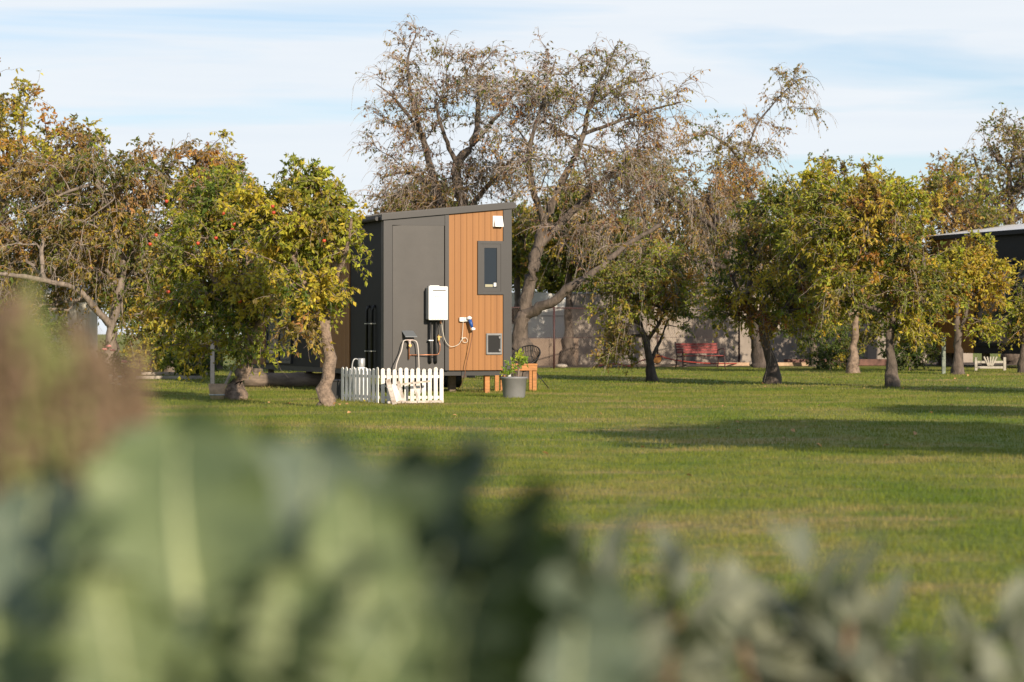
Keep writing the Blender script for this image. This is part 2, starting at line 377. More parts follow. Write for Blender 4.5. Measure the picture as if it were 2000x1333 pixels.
tb_ = [(*gp(635,795), .28, 350), (*gp(457,780), .4, 500), (*gp(1274,744), .35, 350), (*gp(1508,750), .35, 350), (*gp(1743,757), .35, 350), (*gp(1667,729), .4, 250), (*gp(1871,731), .4, 250), (*gp(1004,777), .3, 300), (*gp(424,781), .25, 250),
       (-1.0, 45.6, .5, 500), (-.2, 46.2, .6, 600), (.3, 47.3, .6, 500), (-1.8, 46.2, .6, 500), (gx(575,50.5), 50.2, 1.2, 800)] + [(gx(px_, 39.1), 39.1, .12, 70) for px_ in range(745, 870, 14)] + [(gx(px_, 40.4-(px_-668)/72*1.3), 40.3-(px_-668)/72*1.3, .14, 90) for px_ in range(665, 742, 10)]
V = np.concatenate([V, tufts(tb_, 9)])
nt = len(V)//3
me = np_mesh('grass', V, np.arange(nt*3), np.full(nt, 3))
link('grass', me, M['blades'], label='short mown green grass covering the lawn', cat='grass', kind='stuff')

# ------------------------------------------------------------------ trees
def tubes(P, Rr, sides=5):
    """P (B,n,3), Rr (B,n) -> verts, quads"""
    B, n, _ = P.shape
    T = np.empty_like(P); T[:,1:-1] = P[:,2:] - P[:,:-2]; T[:,0] = P[:,1]-P[:,0]; T[:,-1] = P[:,-1]-P[:,-2]
    T /= np.linalg.norm(T, axis=2, keepdims=True) + 1e-9
    ref = np.array([0.31, 0.17, 0.93]); ref2 = np.array([0.9, -0.4, 0.1])
    A = np.cross(T, ref); bad = np.linalg.norm(A, axis=2) < 0.15; A[bad] = np.cross(T[bad], ref2)
    A /= np.linalg.norm(A, axis=2, keepdims=True) + 1e-9; Bn = np.cross(T, A)
    t = np.arange(sides)*2*math.pi/sides
    V = P[:,:,None,:] + Rr[:,:,None,None]*(A[:,:,None,:]*np.cos(t)[None,None,:,None] + Bn[:,:,None,:]*np.sin(t)[None,None,:,None])
    i = np.arange(B*n*sides).reshape(B, n, sides)
    q = np.stack([i[:,:-1], np.roll(i, -1, 2)[:,:-1], np.roll(i, -1, 2)[:,1:], i[:,1:]], -1).reshape(-1, 4)
    return V.reshape(-1, 3), q

class Acc:
    def __init__(s): s.V = []; s.Q = []; s.n = 0
    def add(s, V, Q): s.V.append(V); s.Q.append(Q + s.n); s.n += len(V)
    def mesh(s, name):
        V = np.concatenate(s.V); Q = np.concatenate(s.Q)
        return np_mesh(name, V, Q, np.full(len(Q), Q.shape[1]), smooth=True)

def unit(a): return a / (np.linalg.norm(a, axis=-1, keepdims=True) + 1e-9)

def leaves_geo(r, P, Dn, L, W, cols):
    """P base, Dn direction, L length, W width arrays"""
    n = len(P); Dn = unit(Dn); rv = r.normal(size=(n, 3)); S = unit(np.cross(Dn, rv)); Nn = np.cross(S, Dn)
    L = L[:, None]; W = W[:, None]
    a = P; c = P + Dn*L - Nn*L*0.12; m1 = P + Dn*L*0.45 + S*W*0.5 + Nn*W*0.16; m2 = P + Dn*L*0.45 - S*W*0.5 + Nn*W*0.16
    V = np.stack([a, m1, c, m2], 1).reshape(-1, 3)
    i = np.arange(n)*4
    T = np.stack([i, i+1, i+2, i, i+2, i+3], 1).reshape(-1, 3)
    return V, T, np.repeat(cols, 4, axis=0)

def pal_pick(r, pal, n, jit=0.18):
    wts = np.array([p[0] for p in pal], float); wts /= wts.sum(); cols = np.array([p[1] for p in pal])
    k = r.choice(len(pal), n, p=wts)
    c = cols[k] * (1 + r.normal(0, jit, (n, 1))); c *= 1 + r.normal(0, 0.06, (n, 3))
    return np.clip(c*np.array([1.75, 1.72, 1.6]), 0.004, 0.9)

def make_tree(name, label, cat, base, trunk, blobs, seed, pal, n_attr=260, twigs=5, leaves=7, leaf=(0.075, 0.036), tw_len=(0.25, 0.55), droop=0.25,
              weep=0, weep_len=(0.6, 1.3), bark='bark', limbs=(), r_tip=0.0085, group=None, twig_r=0.004, clump=0.72, up=0.25, leaf_down=0.4, weep_leaf=1, shell=0.45, bare=0.0, rmul=1.0, gaps=9, weep_g=1.0, weep_z=0.0):
    """trunk: [(x,y,z,r)] local; limbs: extra polylines [(x,y,z,r)...]; blobs: [(cx,cy,cz,rx,ry,rz,weight)]"""
    r = np.random.RandomState(seed)
    t = thing(name, label, cat, (base[0], base[1], 0), 0, group)
    nodes = []; par = []; rad0 = []; plen = []
    wood = Acc()
    def addline(line, parent):
        # smooth-subdivide the given polyline
        pts = np.array([l[:3] for l in line], float); rr = np.array([l[3] for l in line], float)
        seg = np.linalg.norm(np.diff(pts, axis=0), axis=1); s = np.concatenate(([0], np.cumsum(seg)))
        m_ = max(3, int(s[-1]/0.16)+1); u = np.linspace(0, s[-1], m_)
        # catmull-like smoothing by cubic interpolation
        q = np.stack([np.interp(u, s, pts[:, k]) for k in range(3)], 1); ru = np.interp(u, s, rr)
        for _ in range(2): q[1:-1] = 0.25*q[:-2] + 0.5*q[1:-1] + 0.25*q[2:]
        q[1:-1] += r.normal(0, 0.16, (m_-2, 3))*ru[1:-1, None]
        ru = ru*(1 + r.normal(0, 0.05, m_))
        V, Q = tubes(q[None], ru[None], 9); 
        V = V + r.normal(0, 1, V.shape)*0.05*np.repeat(ru, 9)[:, None]
        wood.add(V, Q)
        prev = parent
        for k in range(m_):
            nodes.append(q[k]); par.append(prev); rad0.append(ru[k]); plen.append((plen[prev] + np.linalg.norm(q[k]-nodes[prev])) if prev >= 0 else 0.0)
            prev = len(nodes)-1
    # root flare
    tr = list(trunk); tr[0] = (tr[0][0], tr[0][1], -0.05, tr[0][3]*1.6)
    addline(tr, -1)
    for lb in limbs:
        A_ = np.array(nodes); k = int(np.argmin(np.linalg.norm(A_ - np.array(lb[0][:3]), axis=1)))
        lb = [tuple(A_[k]) + (min(lb[0][3], rad0[k]),)] + list(lb[1:])
        addline(lb, k)
    n0 = len(nodes)
    zmin_attach = trunk[-1][2]*0.55
    # attractors
    wts = np.array([b_[6] for b_ in blobs], float); wts /= wts.sum()
    att = []
    for (cx, cy, cz, rx, ry, rz, _), wv in zip(blobs, wts):
        k = max(3, int(n_attr*wv)); d = unit(r.normal(size=(k, 3))); rr = r.uniform(0, 1, k)**shell
        att.append(np.array([cx, cy, cz]) + d*rr[:, None]*np.array([rx, ry, rz]))
    att = np.concatenate(att)
    ext = att.max(0) - att.min(0)
    for _ in range(gaps):      # holes in the crown
        g0 = att[r.randint(len(att))]; gr = r.uniform(.09, .17)*min(ext)
        att = att[np.linalg.norm(att - g0, axis=1) > gr]
    att += r.normal(0, 0.04, att.shape)*ext
    start = np.array(trunk[-1][:3]); att = att[np.argsort(np.min(np.linalg.norm(att[:, None] - np.array(nodes)[None], axis=2), axis=1))]
    chains = []
    cap = n0 + len(att)*9 + 10
    NA = np.zeros((cap, 3)); NA[:n0] = nodes; PL = np.zeros(cap); PL[:n0] = plen; PEN = np.zeros(cap); PEN[:n0] = [5.0 if nodes[k][2] < zmin_attach else 0 for k in range(n0)]
    PR = list(par); nn = n0; RD = list(rad0)
    DIR = np.zeros((cap, 3)); 
    for p_ in att:
        d = np.linalg.norm(NA[:nn] - p_, axis=1)
        below = np.maximum(0, NA[:nn, 2] - p_[2])
        cost = d + 0.22*PL[:nn] + PEN[:nn] + 0.35*below
        k = int(np.argmin(cost)); dist = d[k]
        if dist < 0.06: continue
        m_ = max(2, min(8, int(dist/0.22)+1))
        a0 = NA[k]; pd = DIR[k] if k >= n0 else np.array([0, 0, 1.0])
        ctrl = a0 + (pd*0.5 + np.array([0, 0, 0.35]))*dist*0.45
        u = np.linspace(0, 1, m_+1)[:, None]
        q = (1-u)**2*a0 + 2*u*(1-u)*ctrl + u*u*p_
        q[1:-1] += r.normal(0, 0.035*dist/m_*3, (m_-1, 3))
        ch = [k]
        for j in range(1, m_+1):
            NA[nn] = q[j]; PL[nn] = PL[ch[-1]] + np.linalg.norm(q[j]-q[j-1]); DIR[nn] = unit(q[j]-q[j-1]); PR.append(ch[-1]); RD.append(0.0); ch.append(nn); nn += 1
        chains.append(ch)
    cnt = np.zeros(nn)
    for ch in chains: cnt[ch[-1]] += 1
    for i_ in range(nn-1, -1, -1):
        if PR[i_] >= 0: cnt[PR[i_]] += cnt[i_]
    RR = r_tip*np.maximum(cnt, 1)**0.46*rmul
    by = {}
    for ch in chains:
        rr = RR[ch].copy(); rr[0] = rr[1]*1.1; rr[-1] = max(rr[-1]*0.6, 0.003)
        by.setdefault(len(ch), []).append((NA[ch], rr))
    for k, lst in by.items():
        V, Q = tubes(np.stack([a for a, _ in lst]), np.stack([b_ for _, b_ in lst]), 6); wood.add(V, Q)
    tk = link('trunk', wood.mesh('trunk'), M[bark], t)
    # twigs
    cand = np.array([i_ for i_ in range(n0, nn) if RR[i_] < 0.035]); 
    tips = np.array([ch[-1] for ch in chains])
    src = np.concatenate([np.repeat(tips, max(1, int(twigs*0.6))), r.choice(cand, max(1, int(len(tips)*twigs*0.6)))])
    B = len(src); P0 = NA[src]
    cen = np.mean(att, axis=0)
    outw = unit(P0 - cen); d0 = unit(DIR[src]*0.7 + r.normal(size=(B, 3))*0.8 + outw*0.35 + np.array([0, 0, up]))
    Ln = r.uniform(tw_len[0], tw_len[1], B)*np.where(r.uniform(size=B) < .08, 1.9, 1.0)
    u = np.linspace(0, 1, 5)[None, :, None]
    P = P0[:, None] + d0[:, None]*Ln[:, None, None]*u + np.array([0, 0, -1.0])*(u**2)*Ln[:, None, None]*droop
    P[:, 1:] += r.normal(0, 0.015, (B, 4, 3))
    rad = np.broadcast_to(np.linspace(1, 0.45, 5)*twig_r, (B, 5))
    tw = Acc(); V, Q = tubes(P, rad, 3); tw.add(V, Q)
    Lp, Ld, Lc = [], [], []
    # leaves along twigs, colour by clump
    kc = max(6, len(att)//7); cen_ = att[r.choice(len(att), kc)]; ccol = pal_pick(r, pal, kc, 0.1)
    near = np.argmin(((P0[:, None] - cen_[None])**2).sum(2), axis=1)
    cm = 0.6*ccol[near] + 0.4*pal_pick(r, pal, B)
    has = r.uniform(size=B) > bare
    for k in range(leaves):
        tt = r.uniform(0.15, 1.0, B); i0 = np.minimum((tt*4).astype(int), 3); fr = (tt*4 - i0)[:, None]
        ar = np.arange(B); pp = P[ar, i0]*(1-fr) + P[ar, i0+1]*fr; dd = unit(P[ar, i0+1]-P[ar, i0])
        dd = unit(dd*0.5 + r.normal(size=(B, 3))*0.75 + np.array([0, 0, -leaf_down]))
        own = pal_pick(r, pal, B); mixm = (r.uniform(size=(B, 1)) < clump)
        cc = np.where(mixm, cm, 0.5*cm + 0.5*own)*(1+r.normal(0, 0.12, (B, 1)))
        Lp.append(pp[has]); Ld.append(dd[has]); Lc.append(np.clip(cc, 0.004, 0.9)[has])
    if weep:
        src = r.choice(cand[NA[cand, 2] > weep_z], weep); P0 = NA[src]; outw = unit((P0 - cen)*np.array([1, 1, 0.2])); 
        d0 = unit(outw*0.8 + r.normal(size=(weep, 3))*0.55 + np.array([0, 0, 0.55]))
        Ln = r.uniform(weep_len[0], weep_len[1], weep)
        u = np.linspace(0, 1, 9)[None, :, None]
        g = r.uniform(0.5, 1.25, weep)[:, None, None]*weep_g
        Pw = P0[:, None] + d0[:, None]*Ln[:, None, None]*u*(1-0.3*u) + np.array([0, 0, -1.0])*(u**2.2)*Ln[:, None, None]*g
        Pw[:, 1:] += np.cumsum(r.normal(0, 0.013, (weep, 8, 3)), axis=1)
        rw = np.broadcast_to(np.linspace(1.3, 0.5, 9)*twig_r, (weep, 9))
        ww = Acc(); V, Q = tubes(Pw, rw, 3); ww.add(V, Q)
        # side twiglets
        s2 = r.randint(0, weep, weep*2); k2 = r.randint(2, 8, weep*2); Q0 = Pw[s2, k2]; d2 = unit(unit(Pw[s2, k2]-Pw[s2, k2-1]) + r.normal(size=(weep*2, 3))*0.6)
        u = np.linspace(0, 1, 4)[None, :, None]; l2 = r.uniform(0.15, 0.4, weep*2)[:, None, None]
        P2 = Q0[:, None] + d2[:, None]*l2*u + np.array([0, 0, -1.0])*u**2*l2*0.6
        V, Q = tubes(P2, np.broadcast_to(np.linspace(0.8, 0.4, 4)*twig_r, (weep*2, 4)), 3); ww.add(V, Q)
        link('twigs', ww.mesh('twigs'), M['bark_pale'], t)
        for k in range(weep_leaf):
            kk = r.randint(2, 9, weep); Lp.append(Pw[np.arange(weep), kk]); Ld.append(r.normal(size=(weep, 3))*0.5+np.array([0, 0, -0.8])); Lc.append(pal_pick(r, pal, weep))
    V, Q = tw.V[0], tw.Q[0]
    link('twigs', np_mesh('twigs', V, Q, np.full(len(Q), 4)), M['twig'], t)
    Lp = np.concatenate(Lp); Ld = np.concatenate(Ld); Lc = np.concatenate(Lc); n = len(Lp)
    LL = leaf[0]*r.uniform(0.6, 1.25, n); LW = leaf[1]*r.uniform(0.7, 1.3, n)
    V, T, C = leaves_geo(r, Lp, Ld, LL, LW, Lc)
    link('crown', np_mesh('crown', V, T, np.full(len(T), 3), colors=C), M['leaf'], t)
    t['_tips'] = 0; del t['_tips']
    return t, NA[tips]

OLIVE = (0.085, 0.095, 0.016); GREEN = (0.055, 0.085, 0.015); DGREEN = (0.030, 0.050, 0.013); LIME = (0.20, 0.22, 0.025); YEL = (0.32, 0.25, 0.03)
ORG = (0.27, 0.125, 0.025); BRN = (0.15, 0.085, 0.035); PUR = (0.10, 0.05, 0.045); MAR = (0.12, 0.02, 0.022); TAN = (0.27, 0.17, 0.07)
P_APPLE = [(3.4, OLIVE), (3, GREEN), (4.6, LIME), (3.2, YEL), (0.4, ORG), (1.2, DGREEN), (0.5, BRN)]
P_BIG = [(3, BRN), (3, PUR), (2.2, OLIVE), (1.5, TAN), (1.3, GREEN), (0.5, ORG)]
P_BIGLOW = [(4, OLIVE), (3, GREEN), (2, DGREEN), (1.5, BRN), (1.2, YEL)]
P_RUST = [(3, BRN), (2, TAN), (3, OLIVE), (1.2, YEL), (0.8, ORG), (1, GREEN)]
P_ROWAN = [(3, OLIVE), (2.5, GREEN), (5, LIME), (4.4, YEL), (0.8, ORG), (0.5, MAR), (1, DGREEN), (0.5, BRN)]
P_YEL = [(3, YEL), (3, TAN), (3, OLIVE), (1.5, ORG), (1, BRN), (2, LIME)]
P_DARK = [(5, DGREEN), (3, GREEN), (1, OLIVE), (0.4, YEL)]

def add_apples(t, tips, spots, size=0.038):
    """red apples as parts, hung at the crown's branch tips nearest the wanted spots"""
    for k_, (x, y, z) in enumerate(spots):
        size_ = size; size = size_*(.78 + .06*((k_*5) % 5)); mb = MB(); mb.lathe(x, y, [(0.001, z-size*0.9), (size*0.55, z-size*0.85), (size*0.95, z-size*0.25), (size, z+size*0.2), (size*0.7, z+size*0.75), (size*0.2, z+size*0.8), (0.001, z+size*0.6)], 10)
        mb.build('apple', M['apple'], t); size = size_

def scale_px(D): return F / D
# --- apple tree close to the picket fence
D = gd(795); bx = gx(634, D); s_ = D / F
def L(px, py, dy=0.0, D=D, bx=bx): return ((px-1000)*D/F - bx, dy, CH-(py-HZ)*D/F)
tr = [(0,0,0,.115), L(638,745)+(.10,), L(652,705,.03)+(.095,), L(632,655,.05)+(.085,), L(640,590,.1)+(.07,), L(655,520,.1)+(.06,), L(640,450,.1)+(.045,)]
lb = [[L(634,650,.05)+(.06,), L(600,560,-.2)+(.045,), L(560,470,-.1)+(.03,)], [L(645,570,.1)+(.05,), L(680,500,-.3)+(.035,), L(690,430,-.4)+(.02,)], [L(640,600)+(.04,), L(600,620,.6)+(.03,), L(570,560,.9)+(.02,)]]
bl = [L(600,430)+(.75,.85,.62,3), L(640,400,.2)+(.42,.7,.5,1.4), L(622,560,-.2)+(.55,.65,.42,2.2), L(540,470,.3)+(.6,.7,.6,1.6), L(680,500,0)+(.26,.4,.4,.5), L(590,360,.2)+(.5,.5,.25,.8), L(600,640,-.1)+(.35,.4,.15,.35), L(500,400,.4)+(.5,.6,.45,1.0)]
appA, tips = make_tree('apple_tree', 'apple tree with crooked bare trunk and yellow green leaves beside the white picket fence', 'tree', (bx, D), tr, bl, 11, P_APPLE, n_attr=380, twigs=6, leaves=8,
                 leaf=(.095,.048), bark='bark_apple', limbs=lb, group='apple trees on the left', tw_len=(.12,.38), droop=.3, leaf_down=.5, gaps=22, shell=.62)
add_apples(appA, tips, [L(547,422,-1.0), L(545,410,-1.0), L(640,474,-.7), L(560,452,-.5)])
# loose side sprays
# --- second apple tree
D = gd(780); bx = gx(457, D)
def L2(px, py, dy=0.0, D=D, bx=bx): return ((px-1000)*D/F - bx, dy, CH-(py-HZ)*D/F)
L = L2
tr = [(0,0,0,.15), L(468,735)+(.125,), L(482,700)+(.11,), L(492,660,.1)+(.09,), L(480,600,.1)+(.07,), L(470,520)+(.05,)]
lb = [[L(490,670)+(.07,), L(530,600,-.3)+(.05,), L(540,520,-.2)+(.03,)], [L(485,640)+(.06,), L(430,570,-.2)+(.045,), L(390,480,-.1)+(.03,)], [L(480,600)+(.05,), L(440,520,.5)+(.04,), L(420,420,.5)+(.02,)]]
bl = [L(430,440)+(.95,1.0,.75,3), L(400,560,.1)+(.95,.95,.7,2.6), L(500,560,-.3)+(.6,.7,.6,2), L(470,650,-.1)+(.65,.7,.42,1.3), L(360,500,0)+(.55,.8,.6,1.2), L(420,370,.2)+(.7,.7,.3,1), L(350,640,.3)+(.5,.6,.5,.8)]
appB, tips = make_tree('apple_tree', 'broad leaning apple tree with red apples behind the wooden tub', 'tree', (bx, D), tr, bl, 12, P_APPLE, n_attr=480, twigs=6, leaves=8,
                 leaf=(.095,.048), bark='bark_apple', limbs=lb, group='apple trees on the left', tw_len=(.12,.4), droop=.35, leaf_down=.5, gaps=24, shell=.62)
add_apples(appB, tips, [L(455,404,-1.25), L(453,424,-1.25), L(473,444,-1.2), L(345,401,-1.2), L(470,455,-1.2), L(406,481,-1.3), L(305,480,-.7), L(490,430,-.95), L(318,463,-.8), L(437,470,-1.1), L(343,572,-.9), L(480,590,-.9)], .042)

def ptree(name, label, px, py, trunk, limbs, blobs, seed, pal, group=None, cat='tree', dd=0.0, **kw):
    """trunk, limbs, blobs given as photo columns/rows + depth offset, converted at this tree's own distance"""
    D = gd(py); bx = gx(px, D)
    c = lambda x, y, dy=0.0: ((x-1000)*D/F - bx, dy, CH-(y-HZ)*D/F)
    s = D/F
    tr = [(0, 0, 0, trunk[0][3])] + [c(x, y, dy) + (rr,) for (x, y, dy, rr) in trunk[1:]]
    lb = [[c(x, y, dy) + (rr,) for (x, y, dy, rr) in l] for l in limbs]
    bl = [c(x, y, dy) + (rx*s, ry, rz*s, wt) for (x, y, dy, rx, ry, rz, wt) in blobs]
    return make_tree(name, label, cat, (bx, D), tr, bl, seed, pal, limbs=lb, group=group, **kw), c

G_BIG = 'tall twiggy trees behind the cabin'
# big tree right of the cabin
(bigE, _), _c = ptree('flowering_cherry', 'tall bare-limbed tree with forked pale trunk just right of the cabin', 1018, 742,
    [(0,0,0,.29), (1016,660,0,.21), (1028,590,.0,.155), (1046,500,.1,.15), (1062,440,.2,.12), (1080,390,.2,.10)],
    [[(1028,625,0,.14), (1070,596,-.4,.12), (1118,560,-.6,.11), (1165,530,-.6,.085), (1220,480,-.4,.06), (1290,440,-.2,.05)],
     [(1075,400,.2,.12), (1110,330,.3,.09), (1140,270,.4,.07), (1150,205,.5,.05), (1185,130,.4,.03), (1205,90,.4,.015)],
     [(1140,265,.4,.05), (1200,240,.1,.04), (1270,215,0,.03), (1330,200,0,.015)],
     [(1060,440,.2,.10), (1040,370,-.3,.08), (1030,300,-.5,.06), (1060,200,-.6,.035), (1085,120,-.5,.015)],
     [(1150,210,.4,.035), (1210,165,.4,.025), (1280,148,.4,.012)],
     [(1052,480,.1,.12), (1110,420,.8,.09), (1180,350,1.2,.06), (1250,290,1.2,.03)]],
    [(1060,200,0,110,1.8,80,2.4), (1180,180,.2,110,1.6,90,2.2), (1255,250,.2,80,1.3,60,1.1), (1090,330,0,110,1.6,80,1.8), (1190,120,.3,60,1.0,45,.5), (1200,340,.5,110,1.5,70,1.5),
     (1130,450,.3,90,1.5,50,.7), (1010,260,0,60,1.2,70,1.0), (1000,150,.2,60,1.2,60,.9), (1290,190,.2,50,1,35,.35)],
    21, P_BIG + [(2,OLIVE),(1,YEL)], G_BIG, n_attr=440, twigs=6, leaves=4, leaf=(.10,.045), rmul=.68, tw_len=(.2,.6), droop=.45, leaf_down=.9, weep=760, weep_len=(.5,1.25), bark='bark', twig_r=.0065, r_tip=.011, shell=.6, weep_leaf=1, bare=.2, gaps=16, weep_g=.4, weep_z=4.6)
# tree behind the cabin
(bigF, _), _ = ptree('flowering_cherry', 'tall sinuous-limbed tree rising from behind the cabin roof', 895, 738,
    [(0,0,0,.26), (900,600,0,.2), (915,450,0,.16), (905,405,0,.14), (890,350,0,.13), (893,310,0,.12), (925,285,0,.09), (935,220,.1,.06), (932,150,.1,.03)],
    [[(902,560,0,.14), (875,450,.3,.12), (850,360,.3,.10), (822,260,.2,.075), (800,180,.1,.05), (795,110,.1,.03), (815,62,.1,.012)],
     [(822,260,.2,.05), (770,190,-.1,.03), (735,165,-.1,.012)],
     [(893,320,0,.07), (865,260,-.4,.05), (850,200,-.4,.03)],
     [(850,370,.3,.06), (790,330,.6,.04), (740,345,.6,.02)],
     [(925,285,0,.06), (980,220,-.3,.04), (1030,150,-.4,.02)],
     [(905,420,0,.08), (960,350,.5,.06), (1010,300,.6,.03)]],
    [(830,180,0,90,1.5,80,1.8), (930,190,0,100,1.6,85,2.0), (880,120,0,90,1.2,40,.8), (790,250,0,65,1.2,60,.9), (810,350,.2,80,1.5,50,1.6), (900,340,.3,100,1.5,70,1.5),
     (980,320,.3,70,1.4,80,1.1), (760,390,.3,60,1.2,32,.8), (840,400,.5,120,1.2,35,1.2), (800,90,0,40,.7,35,.25)],
    22, P_BIG + [(2,OLIVE)], G_BIG, n_attr=400, twigs=6, leaves=4, leaf=(.10,.045), rmul=.68, tw_len=(.2,.6), droop=.45, leaf_down=.9, weep=760, weep_len=(.5,1.25), bark='bark', twig_r=.0065, r_tip=.011, shell=.6, bare=.25, gaps=16, weep_g=.4, weep_z=4.6)
# weeping tree centre right, leaning dark trunk
(bigG, _), _ = ptree('weeping_tree', 'rusty brown tree with dangling pale twigs above the red bench', 1487, 718,
    [(0,0,0,.26), (1480,660,0,.21), (1462,600,0,.18), (1430,530,-.3,.15), (1400,450,-.4,.12), (1380,380,-.4,.09)],
    [[(1462,600,0,.14), (1490,520,.2,.11), (1480,420,.3,.08), (1450,320,.3,.06), (1480,240,.3,.035), (1530,180,.3,.022), (1575,145,.3,.011), (1600,150,.3,.007), (1612,175,.3,.004)],
     [(1400,450,-.4,.09), (1330,400,-.6,.06), (1260,360,-.5,.03)],
     [(1430,530,-.3,.09), (1330,500,-.3,.06), (1240,480,-.2,.03)],
     [(1450,320,.3,.04), (1420,280,.1,.03), (1380,260,0,.02)]],
    [(1300,350,0,120,2.0,70,2.4), (1390,400,0,110,2.0,90,2.4), (1290,460,0,120,2.0,70,2.2), (1430,320,.2,70,1.4,60,1.1), (1470,270,.3,45,.9,45,.5), (1530,190,.3,50,.7,32,.45), (1580,150,.3,22,.3,14,.10), (1440,500,.2,90,1.6,60,1.4), (1350,280,0,70,1.2,30,.7), (1330,560,.2,110,1.5,40,1.0), (1200,430,.5,90,1.8,90,1.8), (1230,330,.3,90,1.6,60,1.2)],
    23, P_RUST + [(2,TAN)], G_BIG, n_attr=520, twigs=6, leaves=6, leaf=(.12,.048), rmul=.7, tw_len=(.25,.6), droop=.6, leaf_down=1.0, weep=800, weep_len=(.6,1.5), bark='bark_dark', twig_r=.0075, r_tip=.011)
# left: weeping-twig tree with pale limbs
(bigC, _), _ = ptree('weeping_tree', 'wide tree with pale crooked limbs and hanging twigs above the rose bush', 212, 748,
    [(0,0,0,.13), (215,650,0,.11), (228,590,0,.10), (240,530,0,.08), (246,480,0,.065), (252,400,0,.045)],
    [[(238,530,0,.07), (285,500,-.3,.05), (320,470,-.3,.03)], [(215,640,0,.09), (165,565,-.8,.065), (100,548,-1.2,.055), (0,535,-1.4,.045), (-60,500,-1.4,.03)],
     [(246,480,0,.05), (205,360,-1.0,.04), (140,385,-1.2,.03), (80,420,-1.3,.015)], [(205,360,-1.0,.035), (225,300,-.9,.02), (200,270,-.8,.012)], [(205,400,-1.1,.03), (250,390,-1.2,.02), (180,440,-1.3,.012)],
     [(250,420,0,.05), (320,340,0,.04), (370,280,0,.02)]],
    [(200,350,0,150,1.9,70,2.5), (330,340,.2,110,1.6,60,1.8), (90,400,0,130,1.7,80,2.0), (150,490,.3,160,1.7,70,2.6), (260,460,.2,110,1.5,90,2.2), (30,520,.2,110,1.5,80,1.6), (390,320,.2,50,.9,35,.6), (300,560,.5,100,1.3,70,1.3), (90,580,.9,120,1.2,50,1.0)],
    24, P_RUST + [(3, OLIVE), (2.5, GREEN)], G_BIG, n_attr=620, twigs=6, leaves=8, leaf=(.115,.05), rmul=.85, tw_len=(.2,.5), droop=.5, leaf_down=.8, weep=420, weep_len=(.5,1.2), weep_g=.7, bark='bark_mid', twig_r=.0065, r_tip=.010)

# far left yellow tree
(tD, _), _ = ptree('autumn_tree', 'tall yellowing tree at the far left edge', 20, 738,
    [(0,0,0,.25), (15,600,0,.2), (10,450,0,.14), (5,350,0,.09)], [[(12,500,0,.1), (90,400,0,.07), (140,320,0,.04)], [(10,450,0,.1), (-60,330,0,.06)]],
    [(40,330,0,110,2.0,90,3), (-60,300,0,90,2.0,110,2), (120,310,0,80,1.7,60,1.6), (10,210,0,50,1.0,45,.7), (150,270,.1,40,1.0,30,.4), (60,480,.5,160,2,100,2)],
    31, P_YEL, 'autumn trees behind the garden', n_attr=420, twigs=5, leaves=6, leaf=(.13,.065), tw_len=(.2,.5), twig_r=.006, r_tip=.011)

# orchard trees on the right
G_ORCH = 'small orchard trees on the right of the lawn'
(tH, _), _ = ptree('orchard_tree', 'small forked tree with a bare V of branches in front of the log', 1274, 744,
    [(0,0,0,.10), (1270,700,0,.085), (1262,668,0,.08), (1250,630,.1,.06)],
    [[(1265,672,0,.055), (1283,640,-.1,.045), (1300,605,-.1,.03), (1305,570,0,.02)], [(1272,712,0,.05), (1290,665,.1,.035), (1305,625,.1,.02)], [(1258,650,0,.05), (1225,600,-.1,.035), (1200,560,0,.02)]],
    [(1260,560,0,95,1.1,65,3), (1200,570,0,55,.8,50,1.2), (1330,580,0,60,.9,55,1.2), (1215,640,-.1,38,.6,55,.9), (1185,680,-.3,14,.3,22,.25), (1290,510,.1,75,.9,35,1)],
    41, [(5, OLIVE), (2, GREEN), (2, TAN), (1, ORG), (2, LIME)], G_ORCH, gaps=14, n_attr=375, twigs=6, leaves=7, leaf=(0.095,0.045), bark='bark_dark', tw_len=(.15,.4), droop=.4, weep=60, weep_len=(.4,.9), twig_r=.005)
(tI, _), _ = ptree('orchard_tree', 'leafy green orchard tree with stout dark trunk right of the red bench', 1508, 750,
    [(0,0,0,.14), (1504,700,0,.115), (1496,672,0,.11), (1488,640,.1,.09), (1490,590,.1,.07)],
    [[(1495,665,0,.08), (1530,610,-.2,.06), (1560,540,-.2,.04)], [(1490,640,.1,.07), (1450,590,0,.05), (1430,540,0,.03)]],
    [(1500,560,0,100,1.3,80,3), (1560,470,.1,70,1.1,80,1.6), (1480,460,.2,70,1.0,80,1.6), (1560,590,0,60,1.0,50,1.2), (1430,590,0,45,.8,45,.8), (1530,380,.2,50,.8,40,.6)],
    42, P_ROWAN + [(2, GREEN), (1, DGREEN)], G_ORCH, gaps=14, n_attr=425, twigs=6, leaves=8, leaf=(0.101,0.045), bark='bark_dark', tw_len=(.15,.42), droop=.35, weep=70, weep_len=(.4,.9), twig_r=.005)
